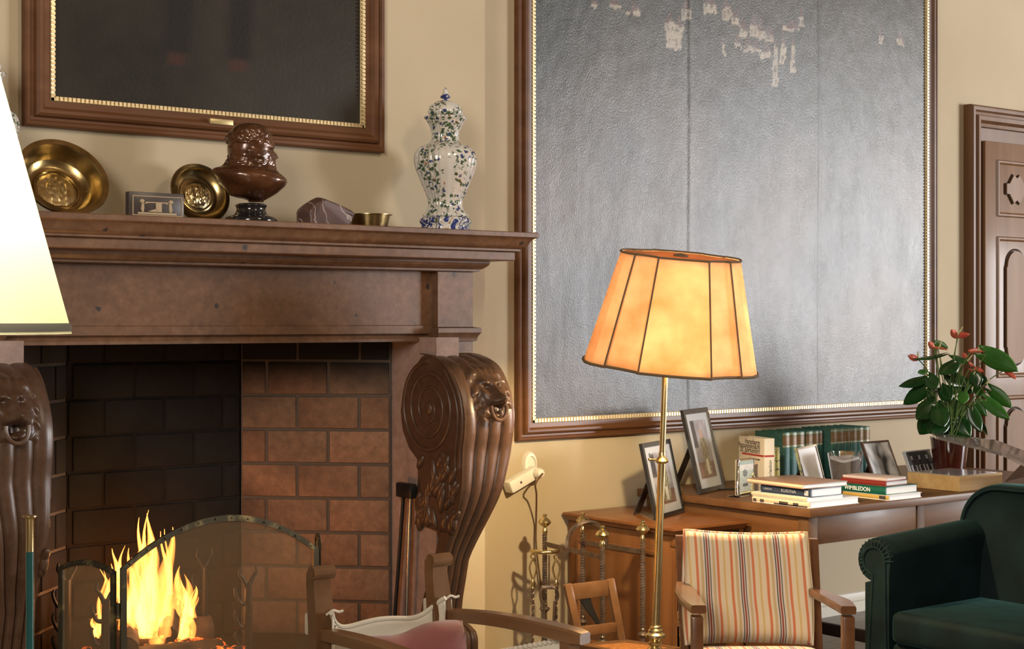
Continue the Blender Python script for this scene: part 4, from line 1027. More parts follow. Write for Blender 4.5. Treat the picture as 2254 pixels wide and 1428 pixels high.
# cream reference book, spine towards the viewer's right
def lexikon():
    a, c = atZ(1681, 1085, ZD), atZ(1597, 1069, ZD); d = (c-a); D_ = .225; d.normalize(); s = V((-d.y, d.x, 0)); s = s if s.dot(R) > 0 else -s
    th = .058; h = .252; r = thing('lexicon', 'thick cream reference book with red band standing left of the green set', 'book', a)
    m = Matrix(((d.x, s.x, 0, a.x), (d.y, s.y, 0, a.y), (0, 0, 1, ZD), (0, 0, 0, 1)))
    b = BM(); bx(b, .004, D_-.004, .003, th-.003, .004, h-.004, 0, m); obj('pages', b, MT['paper'], r, smooth=False)
    b = BM(); bx(b, 0, D_, 0, .003, 0, h, .001, m); bx(b, 0, D_, th-.003, th, 0, h, .001, m); bx(b, 0, .004, .001, th-.001, 0, h, .001, m); obj('cover', b, MT['cream_cover'], r)
    b = BM(); bx(b, -.0015, .0, .004, th-.004, .002, h-.002, 0, m); sp = obj('spine', b, MT['cream_spine'], r, smooth=False)
    b = BM(); bx(b, -.001, D_*.86, -.0012, 0, h*.66, h*.695, 0, m); bx(b, -.0025, -.0015, .003, th-.003, h*.66, h*.695, 0, m); obj('red_band', b, MT['red_band'], r, smooth=False)
    # lettering on the cover: reads towards the spine
    def line(s_, z, size, u0=.030):
        o = m @ V((u0, -.0016, z)); text('cover_lettering', s_, size, MT['ink'], r, basis(o, -d, UP), .0003, 'RIGHT', .78)
    line('Harenbergs', h*.87, .037); line('Personenlexikon', h*.79, .037); line('20. Jahrhundert', h*.71, .037)
    line('Daten und Leistungen', h*.59, .0135)
    o = m @ V((-.0026, th*.72, h*.06)); text('spine_lettering', 'Personenlexikon', .024, MT['ink'], sp, basis(o, UP, -s), .0003, 'LEFT', .85)
lexikon()
def std_book(px, y0, th, h, dep, cover, label, name, group=None, cat='book', bands=None, spine=None):
    p = atY(px, 1055, y0); x = p.x; r = thing(name, label, cat, (x, y0, ZD), group)
    b = BM(); bx(b, x+.003, x+th-.003, y0+.006, y0+dep-.004, ZD+.002, ZD+h-.005); obj('pages', b, MT['paper'], r, smooth=False)
    b = BM(); bx(b, x, x+.003, y0+.004, y0+dep, ZD, ZD+h, .001); bx(b, x+th-.003, x+th, y0+.004, y0+dep, ZD, ZD+h, .001)
    obj('cover', b, cover, r)
    b = BM(); n = 10; rs = []
    for z in (ZD, ZD+h): rs.append([V((x+th*(.5-.5*math.cos(PI*k/n)), y0+.005-.012*math.sin(PI*k/n)**.7, z)) for k in range(n+1)]+[V((x+th*(1-k/n), y0+.006, z)) for k in range(n+1)])
    rings(b, rs); sp = obj('spine', b, spine or cover, r, 50)
    if bands:
        def band(z0, z1, m_, nm):
            b = BM(); rs = []
            for z in (z0, z1): rs.append([V((x+th*(.5-.5*math.cos(PI*k/n)), y0+.0044-.0124*math.sin(PI*k/n)**.7, z)) for k in range(n+1)])
            rings(b, rs, False, False, False); obj(nm, b, m_, sp, 50)
        band(ZD+h*.735, ZD+h*.925, MT['book_label'], 'title_label')
        for f in (.70, .72, .94, .965): band(ZD+h*f, ZD+h*f+.002, MT['gilt_line'], 'gilt_rule')
    return r
XS0 = atY(1724, 1055, 5.39).x
names1 = ['first green cloth volume beside the two yellow printed books', 'second green cloth volume from the yellow printed books', 'third green cloth volume from the yellow books, behind the silver frame', 'fourth green cloth volume, its spine above the silver frame corner', 'fifth green cloth volume, right of the silver frame', 'sixth green cloth volume, pushed back before the gap in the green set']
for k in range(6):
    th = (.050, .050, .052, .052, .038, .040)[k]; off = sum((.053, .053, .064, .055, .041, .042)[:k]); x = XS0+off
    yy = 5.39 if k < 5 else 5.40
    u = ((x*CA-yy*SA)/(x*SA+yy*CA))*F+CX
    std_book(u, yy, th, .245, .19, MT['teal_book'], names1[k], 'green_volume', 'green cloth volumes on the desk', bands=True)
XS1 = atY(1830, 1050, 5.36).x
names2 = ['green cloth volume first after the gap, above the glass vase', 'green cloth volume second after the gap, above the glass vase', 'green cloth volume third after the gap, above the glass vase', 'green cloth volume fourth after the gap, left of the brown frame', 'green cloth volume next to last on the right of the set', 'last green cloth volume at the right end of the set']
for k in range(6):
    x = XS1+.0505*k; yy = 5.36; u = ((x*CA-yy*SA)/(x*SA+yy*CA))*F+CX
    std_book(u, yy, .048, .252, .20, MT['teal_book'], names2[k], 'green_volume', 'green cloth volumes on the desk', bands=True)
for k in range(2):
    std_book(1697+10*k, 5.16, .029, .20, .14, MT['yellow_book'], ['left of two slim yellow and black printed paperbacks beside the cream book', 'right of two slim yellow and black printed paperbacks beside the green set'][k], 'paperback', 'yellow printed paperbacks')
c = atZ(1707, 1075, ZD); t = thing('candle', 'short cream candle on a small brass holder before the yellow paperbacks', 'candle', c)
b = BM(); lathe(b, [(.001, .022), (.016, .022), (.016, .125), (.012, .128), (.001, .128)], c, 20); obj('wax', b, MT['wick'], t)
b = BM(); lathe(b, [(.001, 0), (.028, 0), (.030, .006), (.014, .012), (.020, .020), (.018, .024), (.001, .024)], c, 24); obj('holder', b, MT['brass'], t)
# piles of books: spines to the left, page edges to the front
def flat_book(x, y, z, w_, dep, h, cover, label, spine=None, hard=True, rot=0, name='book', group=None, pages=None):
    r = thing(name, label, 'book', (x, y, z), group); m = Matrix.Translation((x, y, z)) @ Matrix.Rotation(rot, 4, 'Z'); ov = .003 if hard else 0; c = .003 if hard else .0012
    b = BM(); bx(b, .004, w_-ov-.001, ov+.001, dep-ov-.001, c, h-c, 0, m); obj('pages', b, pages or MT['paper2'], r, smooth=False)
    b = BM(); bx(b, 0, w_, 0, dep, 0, c, .0006, m); bx(b, 0, w_, 0, dep, h-c, h, .0006, m); obj('cover', b, cover, r)
    b = BM(); n = 6; rs = []
    for yy in (0, dep): rs.append([m @ V((.005-.007*math.sin(PI*k/n), yy, h*k/n)) for k in range(n+1)]+[m @ V((.006, yy, h-h*k/n)) for k in range(n+1)])
    rings(b, rs); sp = obj('spine', b, spine or cover, r, 60)
    return r, sp, m
g1, g2 = 'books piled at the front corner of the desk', 'books piled behind the green armchair'
bx0, by0 = 5.165, 4.555
r, sp, m = flat_book(bx0, by0, ZD, .325, .33, .030, MT['paper2'], 'large pale book at the bottom of the left pile with dark printed spine', MT['peach_cover'], True, 0, 'book', g1)
b = BM()
for y, w_ in ((.06, .03), (.12, .05), (.26, .022), (.305, .018)): bx(b, -.003, -.0016, y, y+w_, .004, .017, 0, m)
bx(b, -.003, -.0016, .01, .20, .003, .008, 0, m); obj('spine_print', b, MT['ink'], sp, smooth=False)
r, sp, m = flat_book(bx0-.004, by0+.012, ZD+.030, .235, .32, .016, MT['paper2'], 'thin white paperback second from the bottom of the left pile', MT['peach_cover'], False, 0, 'book', g1)
r, sp, m = flat_book(bx0+.012, by0+.002, ZD+.046, .205, .29, .036, MT['navy'], 'navy blue hardback third from the bottom of the left pile', None, True, 0, 'book', g1)
text('spine_title', 'KUSTNA', .020, MT['grey_ink'], sp, basis(m @ V((-.0025, .125, .011)), (0, -1, 0), UP), .0003, 'CENTER', 1.1)
text('spine_author', 'LEXIKON', .010, MT['grey_ink'], sp, basis(m @ V((-.0025, .245, .014)), (0, -1, 0), UP), .0003, 'CENTER', 1.1)
b = BM(); bx(b, -.0032, -.0022, .012, .034, .006, .028, 0, m); obj('publisher_mark', b, MT['grey_ink'], sp, smooth=False)
r, sp, m = flat_book(bx0-.02, by0+.02, ZD+.082, .275, .34, .020, MT['album_cover'], 'wide brown album lying on top of the left pile', MT['peach_cover'], True, -.06, 'album', g1)
cx0, cy0 = 5.665, 4.535
r, sp, m = flat_book(cx0, cy0, ZD, .235, .26, .024, MT['paper2'], 'white book with ochre spine at the bottom of the right pile', MT['yellow_cover'], True, 0, 'book', g2)
b = BM(); bx(b, -.003, -.0016, .015, .05, .004, .019, 0, m); obj('spine_picture', b, MT['ink'], sp, smooth=False)
r, sp, m = flat_book(cx0-.004, cy0+.012, ZD+.024, .225, .30, .036, MT['green_cover'], 'green book with white capitals on its spine in the right pile', None, True, 0, 'book', g2)
text('spine_title', 'WIMBLEDON', .026, MT['white_ink'], sp, basis(m @ V((-.0025, .085, .0095)), (0, -1, 0), UP), .0003, 'RIGHT', .95, .0004)
r, sp, m = flat_book(cx0+.02, cy0+.03, ZD+.060, .165, .25, .022, MT['red_cover'], 'small red hardback in the right pile under a pale thin book', None, True, .04, 'book', g2)
r, sp, m = flat_book(cx0+.035, cy0+.04, ZD+.082, .150, .24, .012, MT['pink_cover'], 'thin pale pink book on top of the right pile', None, False, .05, 'book', g2)

# glass vase with sand
def sandvase():
    c = atZ(1861, 1067, ZD); t = thing('glass_vase', 'clear square mouthed glass vase filled with grey sand', 'vase', c)
    k = c.dot(FW)/F; rt, rb, h = 39*k, 27*k, 72*k
    def rb_(th, hh): return 1/(abs(math.cos(th-.5))**5+abs(math.sin(th-.5))**5)**.2*.93
    b = BM(); lathe(b, [(.001, 0), (rb, 0), (rt, h), (rt-.005, h), (rb-.003+.0006, .012), (.001, .012)], c, 48, rib=rb_); obj('glass_body', b, MT['glass'], t, 50)
    b = BM(); n = 48; rs = []; s = .78
    rr = lambda f: (rb-.0045)+(rt-rb-.001)*f
    for f in (.18, .4, .6, .76): rs.append([c+V((math.cos(a), math.sin(a), 0))*rr(f)*rb_(a, 0)*.985+V((0, 0, h*(f+(.05*math.sin(a*3) if f > .7 else 0)))) for a in [2*PI*i/n for i in range(n)]])
    rs.append([c+V((math.cos(a), math.sin(a), 0))*rr(.8)*.5+V((0, 0, h*(.74+.05*math.sin(a*2)))) for a in [2*PI*i/n for i in range(n)]])
    rings(b, rs); obj('sand', b, MT['sand'], t, 60)
    b = BM(); rs2 = []
    for f, q in ((.765, .99), (.84, .99), (.86, .6)): rs2.append([c+V((math.cos(a), math.sin(a), 0))*rr(min(f, .82))*rb_(a, 0)*q*.98+V((0, 0, h*(f+.05*math.sin(a*3)))) for a in [2*PI*i/n for i in range(n)]])
    rings(b, rs2); lab(obj('white_sand_layer', b, MT['white_sand'], t, 60), 'white sand layer on top')
sandvase()
# wooden box with a glass top
a = atZ(2112, 1083, ZD); t = thing('wooden_box', 'pale wooden box with inset grey lid on the desk before the flower pot', 'box', (a.x+.17, a.y+.12, ZD))
b = BM(); bx(b, a.x, a.x+.335, a.y, a.y+.30, ZD+.001, ZD+.072, .002); obj('box_body', b, MT['boxwood'], t)
b = BM(); bx(b, a.x+.018, a.x+.317, a.y+.018, a.y+.282, ZD+.072, ZD+.0735); obj('lid_inlay', b, MT['mount'], t, smooth=False)
# acrylic book rest
def rest():
    c = atZ(2140, 1052, ZD); t = thing('acrylic_book_rest', 'clear smoky acrylic book rest with folded slanting plate on the desk', 'book rest', (6.95, 4.85, ZD))
    pts = [atD(2052, 955, 7.75), atD(2190, 970, 7.45), atD(2300, 1012, 7.2)]
    lo = [atD(2060, 963, 7.45), atD(2205, 1000, 7.15), atD(2300, 1045, 6.95)]
    b = BM(); 
    for i in range(2):
        q = [pts[i], pts[i+1], lo[i+1], lo[i]]; n = (q[1]-q[0]).cross(q[3]-q[0]).normalized()*.006
        quadbox(b, [p-n for p in q]+[p+n for p in q])
    obj('slanting_plate', b, MT['smoke'], t, smooth=False)
    b = BM()
    f0, f1 = atZ(2212, 1062, ZD), atZ(2330, 1075, ZD); u0, u1 = atD(2262, 1010, 7.25), atD(2340, 1030, 7.1); n = V((0, .004, 0))
    for dz in (0,):
        q = [f0, f1, u1, u0]; quadbox(b, [p-n+V((0, 0, .003)) for p in q]+[p+n+V((0, 0, .003)) for p in q])
    obj('support_plate', b, MT['smoke'], t, smooth=False)
MT['smoke'] = M('smoky_acrylic', (.55, .50, .47), .05, trans=.8, ior=1.25)
rest()
b = BM(); tube(b, spline([V((5.33, 5.36, ZD+.004)), V((5.40, 5.30, ZD+.006)), V((5.47, 5.27, ZD+.004)), V((5.52, 5.32, ZD+.004))], 8), .004, 8)
tag(obj('black_cable', b, MT['black_cable']), 'short black cable lying on the desk behind the tall photo frame', 'cable')
# potted anthurium
def plant():
    c = atZ(2090, 1052, ZD); c.y = min(c.y, 5.15); D0 = c.dot(FW); k = D0/F
    pot = thing('flower_pot', 'glossy dark red flower pot on the desk', 'flower pot', c)
    b = BM(); r = 41*k; h = H+(HY-962)*k-ZD
    lathe(b, [(.001, 0), (r*.74, 0), (r*.78, .01), (r*.96, h*.75), (r, h*.93), (r*1.03, h), (r*.95, h), (r*.92, h*.9), (.001, h*.9)], c, 40); obj('glazed_body', b, MT['pot'], pot, 50)
    t = thing('anthurium', 'red flowering anthurium with glossy heart shaped leaves in the dark red pot', 'plant', c+V((0, 0, h*.9+.002)))
    b = BM(); lathe(b, [(.001, h*.9+.001), (r*.91, h*.9+.001), (r*.85, h*.96), (.001, h*.97)], c, 30); obj('soil', b, MT['soil'], t)
    P = lambda x, y, dd: atD(1960+x/4.759, 700+y/4.759, D0+dd)
    foot = c+V((0, 0, h*.95)); rnd = random.Random(4)
    def leaf(name, a, tip, w_, mat, cup=.25, dd=None, tilt=None, heart=1.0):
        d0 = rnd.uniform(-.14, .10) if dd is None else dd
        pa, pt = P(*a, d0), P(*tip, d0-rnd.uniform(.0, .06)); ax = pt-pa; L = ax.length; ax.normalize()
        view = (pa-V((0, 0, H))).normalized(); side = ax.cross(view).normalized()
        tl = rnd.uniform(-.6, .6) if tilt is None else tilt
        side = (Matrix.Rotation(tl, 3, ax) @ side); nr = side.cross(ax); wm = w_/4.759*k/2
        b = BM(); nl, nw = 12, 6; vs = []
        for i in range(nl+1):
            s = i/nl; wd = (math.sin(PI*min(1, s*.86+.14))**.75)*(1-s*.25) if s < 1 else .02
            row = []
            for j in range(-nw, nw+1):
                q = j/nw; lobe = -heart*.22*(1-s)**4*abs(q)**.8*2*(1-abs(q)**6*.5)
                row.append(b.verts.new(pa+ax*L*(s+lobe)+side*wm*wd*q+nr*(cup*wm*(q*q)-.25*L*s*s*.6+.012*math.sin(q*9+s*5)*wm*6*.1)))
            vs.append(row)
        for i in range(nl):
            for j in range(2*nw): b.faces.new((vs[i][j], vs[i+1][j], vs[i+1][j+1], vs[i][j+1]))
        o = obj(name, b, mat, t, 180)
        sol = o.modifiers.new('thick', 'SOLIDIFY'); sol.thickness = .0012
        return pa
    def stem(p, nm='stem'):
        mid = foot.lerp(p, .55)+V((0, 0, .06))+V((rnd.uniform(-.02, .02), rnd.uniform(-.02, .02), 0)); f = foot+V((rnd.uniform(-.04, .04), rnd.uniform(-.04, .04), -.02))
        b = BM(); tube(b, spline([f, mid, p], 8), .0028, 6); obj(nm, b, MT['stem'], t)
    D_, L_, = MT['leaf'], MT['leaf_light']
    for a, tip, w_, mt, tl in (((1000, 380), (1335, 545), 235, L_, .2), ((1062, 760), (1280, 935), 165, L_, .3), ((1012, 870), (1240, 1062), 150, L_, -.2), ((340, 640), (85, 730), 130, D_, .5), ((365, 740), (130, 905), 180, D_, 0), ((450, 890), (270, 1065), 230, D_, .2), ((430, 1040), (300, 1222), 220, D_, 0), ((630, 600), (790, 725), 190, D_, -.4), ((660, 470), (520, 600), 200, D_, .6), ((480, 265), (605, 312), 95, L_, .2), ((520, 385), (225, 465), 80, D_, .9), ((880, 600), (915, 730), 160, D_, .2), ((760, 785), (770, 905), 130, L_, 0), ((600, 900), (800, 1140), 250, D_, .2), ((560, 1070), (400, 1215), 230, D_, .3), ((700, 1090), (840, 1240), 220, D_, 0), ((860, 970), (945, 1200), 160, D_, -.3), ((920, 1080), (1028, 1218), 100, D_, .9), ((900, 900), (1012, 1022), 110, L_, .3), ((400, 620), (490, 745), 170, D_, 0), ((365, 550), (285, 582), 80, L_, .5), ((940, 620), (1010, 705), 110, D_, .4), ((540, 740), (640, 870), 180, D_, .2), ((870, 730), (1000, 830), 130, L_, .6), ((790, 440), (600, 400), 110, D_, .8), ((500, 960), (560, 1150), 230, D_, -.2), ((690, 930), (640, 1180), 240, D_, .3), ((470, 760), (380, 860), 170, D_, -.3), ((740, 660), (860, 790), 170, D_, .3), ((610, 1120), (600, 1260), 210, D_, .1), ((690, 700), (600, 800), 150, D_, .2)):
        p = leaf('leaf', a, tip, w_, mt, .22, None, tl); stem(p)
    for a, tip, w_, tl in (((705, 200), (628, 120), 85, .2), ((700, 195), (832, 165), 75, .3), ((460, 310), (395, 250), 75, .2), ((285, 420), (182, 395), 80, .3), ((470, 318), (605, 322), 45, .8), ((835, 355), (985, 338), 70, .5), ((800, 410), (752, 365), 60, .2), ((880, 500), (800, 455), 45, .5), ((885, 540), (978, 560), 75, .4), ((820, 545), (870, 545), 40, .5), ((1190, 545), (1325, 640), 75, .5)):
        p = leaf('spathe', a, tip, w_, MT['spathe'], .5, -.06, tl, .5); stem(p, 'flower_stem')
    for a, tip in (((705, 180), (755, 90)), ((505, 320), (535, 240)), ((290, 410), (287, 350)), ((925, 345), (925, 280)), ((805, 450), (860, 385)), ((865, 600), (890, 560)), ((850, 745), (872, 700)), ((1005, 690), (1040, 635))):
        b = BM(); tube(b, [P(*a, -.08), P(*tip, -.08)], lambda q: .0048*(1-.4*q), 8); obj('spadix', b, MT['spadix'], t)
plant()

# ------------------------------------------------------------------ brass standard lamp (leans a little)
def floor_lamp():
    base = atD(1434, 705+H*F/5.95, 5.95); base.z = 0
    t = thing('floor_lamp', 'brass floor lamp with amber parchment shade standing before the cabinet', 'floor lamp', base)
    D = 5.95; k = D/F; ax = (R*math.tan(math.radians(2.15))+UP).normalized()
    pt = lambda z: base+ax*(z/ax.z)
    zz = lambda py: H+(HY-py)*k
    b = BM(); lathe(b, [(.001, 0), (.125, 0), (.125, .012), (.11, .022), (.06, .035), (.028, .055), (.02, .08), (.001, .08)], base, 48); obj('base', b, MT['brass'], t, 40)
    zt = zz(690)
    b = BM(); tube(b, [pt(.06), pt(zz(1010))], .0150, 20); tube(b, [pt(zz(1010)), pt(zt)], .0115, 20); obj('pole', b, MT['brass'], t)
    def knob(py, prof, nm):
        b = BM(); z = zz(py); lathe(b, prof, pt(z), 32, ax); return obj(nm, b, MT['brass'], t, 40)
    knob(1440, [(.014, 0), (.030, .01), (.030, .02), (.018, .032), (.026, .040), (.027, .046), (.018, .052), (.020, .056), (.038, .066), (.039, .076), (.027, .084), (.028, .092), (.022, .099), (.022, .106), (.014, .112)], 'pole_knop')
    knob(1020, [(.014, 0), (.022, .004), (.026, .010), (.020, .018), (.014, .026), (.012, .042)], 'height_collar')
    b = BM(); q = pt(zz(1011)); tube(b, [q-R*.018, q-R*.042], .004, 8); ellipsoid(b, q-R*.045, (.008, .008, .006)); obj('set_screw', b, MT['brass'], t)
    # shade: waisted twelve sided, tilted towards the room
    C0 = atD(1475, 806, D); C1 = atD(1495, 561, D)
    up = (C1-C0); Ls = up.length; up.normalize()
    back = (FW*1.0-UP*0).normalized(); up = (up-FW*.155).normalized()
    xr = (R*math.cos(math.radians(5.2))-UP*math.sin(math.radians(5.2))); xr = (xr-up*xr.dot(up)).normalized(); yr = up.cross(xr)   # away from the viewer
    half = [(x*1.14, y*1.05) for x, y in [(.285, 0), (.281, -.045), (.262, -.085), (.222, -.118), (.214, -.112), (.165, -.140), (.124, -.172), (.117, -.190), (.04, -.200), (0, -.202)]]
    loop = half+[(-x, y) for x, y in half[-2::-1]]; loop = loop+[(x, -y) for x, y in loop[-2:0:-1]]
    fn = lambda x, y, s: C0+up*Ls*s+xr*x*(1-.315*s)+yr*y*(1-.36*s)
    b = BM(); n = 10
    rings(b, [[fn(x, y, i/n) for x, y in loop] for i in range(n+1)], False, False)
    sh = obj('lamp_shade', b, MT['parchment'], t, 24)
    so = sh.modifiers.new('thick', 'SOLIDIFY'); so.thickness = .0015
    b = BM(); rings(b, [[fn(x*.97, y*.97, .985) for x, y in loop], [fn(x*.97, y*.97, .992) for x, y in loop]]); obj('shade_top', b, MT['shade_top'], sh, 20)
    b = BM(); lathe(b, [(.001, 0), (.028, 0), (.028, .004), (.001, .012)], fn(0, 0, .995), 20, up); obj('top_cap', b, MT['braid'], sh)
    for s, r, nm in ((0, .006, 'lower_braid'), (1, .0042, 'upper_braid')):
        b = BM(); q = [fn(x*1.004, y*1.004, s) for x, y in loop]; tube(b, q+[q[0]], r, 6); obj(nm, b, MT['braid'], sh)
    for i in (3, 7, len(half)+1, len(half)+5, len(loop)-3, len(loop)-7, len(half)*2-2+3, len(half)*2-2+7):
        x, y = loop[i % len(loop)]
        b = BM(); tube(b, [fn(x*1.003, y*1.003, q/8) for q in range(9)], .0034, 6); obj('seam_braid', b, MT['braid'], sh)
    b = BM(); ellipsoid(b, fn(-.06, 0, .62), (.03, .03, .04)); bb = obj('bulb', b, MT['bulb'], t)
    b = BM(); tube(b, [pt(zt), fn(0, 0, .30), fn(0, 0, .985)], .005, 8); obj('shade_carrier', b, MT['brass'], t)
    p = fn(-.06, -.02, .68); point('lamp_bulb_light', p, 22, (1, .80, .42), .03); point('lower_bulb_light', fn(.05, 0, .17), 115, (1, .80, .46), .03)
def emit(name, col, s):
    m, nt, b = nodes(name); b.inputs['Base Color'].default_value = (*col, 1); b.inputs['Emission Color'].default_value = (*col, 1); b.inputs['Emission Strength'].default_value = s; return m
MT['bulb'] = M('frosted_bulb', (.9, .88, .8), .3, trans=1)
floor_lamp()

# ------------------------------------------------------------------ big lamp in the left foreground
def left_lamp():
    c = atD(-205, 735, 2.5); t = thing('floor_lamp', 'large cream cone lampshade glowing at the left edge, on a floor lamp', 'floor lamp', (c.x, c.y, 0)); c0 = V((c.x, c.y, 0))
    zb = c.z; rb = .2505; sl = 145/542; hh = .46
    b = BM(); n = 72
    rs = [[c0+V((math.cos(a)*(rb-sl*h), math.sin(a)*(rb-sl*h), zb+h)) for a in [2*PI*i/n for i in range(n)]] for h in (0, .006, .1, .2, .3, .4, hh)]
    rings(b, rs, False, False); sh = obj('lamp_shade', b, MT['white_shade'], t, 60)
    for z, r, hgt, nm in ((zb+.005, rb-.0012, .012, 'lower_braid'), (zb+hh, rb-sl*hh, .01, 'upper_braid')):
        b = BM(); rs = [[c0+V((math.cos(a)*q, math.sin(a)*q, z+zz)) for a in [2*PI*i/n for i in range(n)]] for q, zz in ((r+.001, -.001), (r+.002, hgt*.5), (r-.002, hgt), (r-.004, hgt), (r-.003, 0))]
        rings(b, rs, False, False); obj(nm, b, MT['pale_braid'], sh, 60)
    b = BM(); tube(b, [c0+V((0, 0, .02)), c0+V((0, 0, zb+.12))], .013, 16); obj('pole', b, MT['brass'], t)
    b = BM(); lathe(b, [(.001, 0), (.15, 0), (.15, .015), (.05, .035), (.001, .05)], c0, 40); obj('base', b, MT['brass'], t, 40)
    b = BM(); ellipsoid(b, c0+V((0, 0, zb+.17)), (.03, .03, .045)); obj('bulb', b, MT['bulb'], t)
    for a in (0, 2*PI/3, 4*PI/3):
        b = BM(); r = rb-sl*hh-.003; tube(b, [c0+V((0, 0, zb+.11)), c0+V((math.cos(a)*r, math.sin(a)*r, zb+hh-.01))], .002, 6); obj('shade_spoke', b, MT['brass'], t)
    point('left_lamp_bulb_light', c0+V((0, 0, zb+.27)), 11, (1, .92, .66), .05)
left_lamp()
# green pole with brass ferrule
def pole():
    p = atD(66, 1133, 3.6); k = 3.6/F; t = thing('pole_stand', 'slim dark green pole with brass collar and flat brass cap before the fireplace', 'stand', (p.x, p.y, 0)); c = V((p.x, p.y, 0))
    b = BM(); lathe(b, [(.009, .02), (.009, p.z-.083)], c, 20); obj('green_shaft', b, MT['green_paint'], t)
    b = BM(); lathe(b, [(.0088, 0), (.0088, .075), (.011, .079), (.016, .081), (.016, .084), (.001, .085)], c+V((0, 0, p.z-.085)), 20); lab(obj('brass_top', b, MT['brass'], t), 'brass collar with flat cap')
    b = BM(); lathe(b, [(.001, 0), (.11, 0), (.11, .012), (.03, .02), (.012, .03)], c, 32); obj('foot_plate', b, MT['brass'], t)
pole()

# ------------------------------------------------------------------ fire screen, andirons, logs, fire
def fire_screen():
    YF = 4.734; t = thing('fire_screen', 'arched three fold wire mesh fire screen with dark iron frame before the fire', 'fire screen', (2.49, YF, .145))
    def panel(p0, p1, zs, rise, nm, fw=.020):
        p0, p1 = V((*p0, 0)), V((*p1, 0)); d = p1-p0; n = 24
        arch = lambda s: zs+rise*(1-(2*s-1)**2)
        q = V((-d.y, d.x, 0)).normalized()*.005; z0 = .15
        b = BM(); pts = [p0+V((0, 0, z0))]+[p0+d*(k/n)+V((0, 0, arch(k/n))) for k in range(n+1)]+[p1+V((0, 0, z0))]
        cen = p0+d*.5+V((0, 0, (zs+z0)/2)); L = d.length; rs = []
        def ins(pp, o):
            s = (pp-p0).dot(d)/L/L; s2 = min(max(s, o/L), 1-o/L); z = pp.z
            z = max(z0+o, min(z, arch(s2)-o)) if z > z0+.01 else z0+o
            return p0+d*s2+V((0, 0, z))
        for o, of in ((0, 1), (0, -1), (fw, -1), (fw, 1)): rs.append([ins(p, o)+q*of if o else p+q*of for p in pts])
        vv = [[b.verts.new(p) for p in r] for r in rs]; m_ = len(pts)
        for a, c in ((0, 1), (1, 2), (2, 3), (3, 0)):
            for i in range(m_): 
                j = (i+1) % m_; b.faces.new((vv[a][i], vv[a][j], vv[c][j], vv[c][i]))
        f = obj(nm, b, MT['screen_iron'], t, 35)
        b = BM(); vs = [[b.verts.new(ins(p0+d*(k/n)+V((0, 0, z0 if j == 0 else arch(k/n))), fw*.9)) for j in (0, 1)] for k in range(n+1)]
        for k in range(n): b.faces.new((vs[k][0], vs[k+1][0], vs[k+1][1], vs[k][1]))
        obj('wire_mesh', b, MT['mesh'], f, 180)
        b = BM()
        for k in range(1, n, 2): p = p0+d*(k/n)+V((0, 0, arch(k/n)-fw*.5))-q.normalized()*(.006 if q.y > 0 else -.006); ellipsoid(b, p, (.0035, .003, .0035), 8, 6)
        obj('rivets' if False else 'rivet_row', b, MT['screen_iron'], f)
    panel((2.124, YF), (2.85, YF), .780, .142, 'centre_panel')
    panel((2.012, 4.955), (2.112, YF+.01), .770, .030, 'side_panel', .018)
    panel((2.862, YF+.01), (2.965, 4.94), .785, .030, 'side_panel', .018)
    for x, y in ((2.118, YF+.004), (2.856, YF+.004)):
        for z in (.30, .62): b = BM(); tube(b, [(x, y, z), (x, y, z+.05)], .006, 10); obj('hinge', b, MT['screen_iron'], t)
fire_screen()
def andiron(x, label):
    t = thing('andiron', label, 'andiron', (x, 5.35, .30), 'andirons holding the fire')
    for y, zt in ((5.18, .655), (5.52, .68)):
        b = BM(); tube(b, [(x, y, .302), (x, y, .45), (x+.002, y, zt-.05)], lambda s: .019-.005*s, 10)
        for s in (-1, 1): tube(b, spline([(x, y, zt-.075), (x+s*.018, y, zt-.035), (x+s*.034, y, zt-.012), (x+s*.030, y, zt+.012)], 6), lambda q: .010*(1-.6*q), 8)
        p = obj('upright', b, MT['black_iron'], t, 60)
        for z in (.575, .49, .41):
            b = BM(); tube(b, spline([(x, y, z-.045), (x-.03, y, z-.04), (x-.047, y, z-.012), (x-.052, y, z+.012), (x-.046, y, z+.022)], 6), lambda q: .009*(1-.5*q), 8); obj('hook', b, MT['black_iron'], p, 60)
    b = BM(); bx(b, x-.011, x+.011, 5.16, 5.56, .335, .36, .003); obj('log_bar', b, MT['black_iron'], t)
andiron(2.27, 'black iron andiron with forked hooks left of the flames'); andiron(2.82, 'black iron andiron with forked hooks right of the flames')
def log(p0, p1, r, label):
    p0, p1 = V(p0), V(p1); b = BM(); n = 14; seg = 16; d = (p1-p0).normalized(); a, c = frame_of(d); rs = []
    for i in range(n+1):
        q = p0.lerp(p1, i/n); rs.append([q+(a*math.cos(2*PI*k/seg)+c*math.sin(2*PI*k/seg))*r*(1+.22*nz(k*.9, i*.5, p0.x*9)+.06*math.sin(k*3.1)) for k in range(seg)])
    rings(b, rs); tag(obj('log', b, MT['log'], None, 50), label, 'log', 'logs in the fire')
log((2.36, 5.22, .41), (2.48, 5.52, .50), .050, 'charred log propped at the left of the fire')
log((2.44, 5.45, .40), (2.78, 5.40, .41), .052, 'charred log lying at the back of the fire')
log((2.30, 5.30, .36), (2.74, 5.24, .355), .048, 'charred log lying across the front of the fire')
log((2.56, 5.30, .43), (2.66, 5.44, .52), .036, 'short charred log in the middle of the flames')
rr = random.Random(11)
b = BM()
for k in range(150):
    x, y = rr.uniform(2.30, 2.80), rr.uniform(5.12, 5.5); s = rr.uniform(.012, .03)
    ellipsoid(b, (x, y, .333+rr.uniform(0, .05)), (s, s*.8, s*.7), 7, 5, Matrix.Rotation(rr.uniform(0, 3), 4, 'X'))
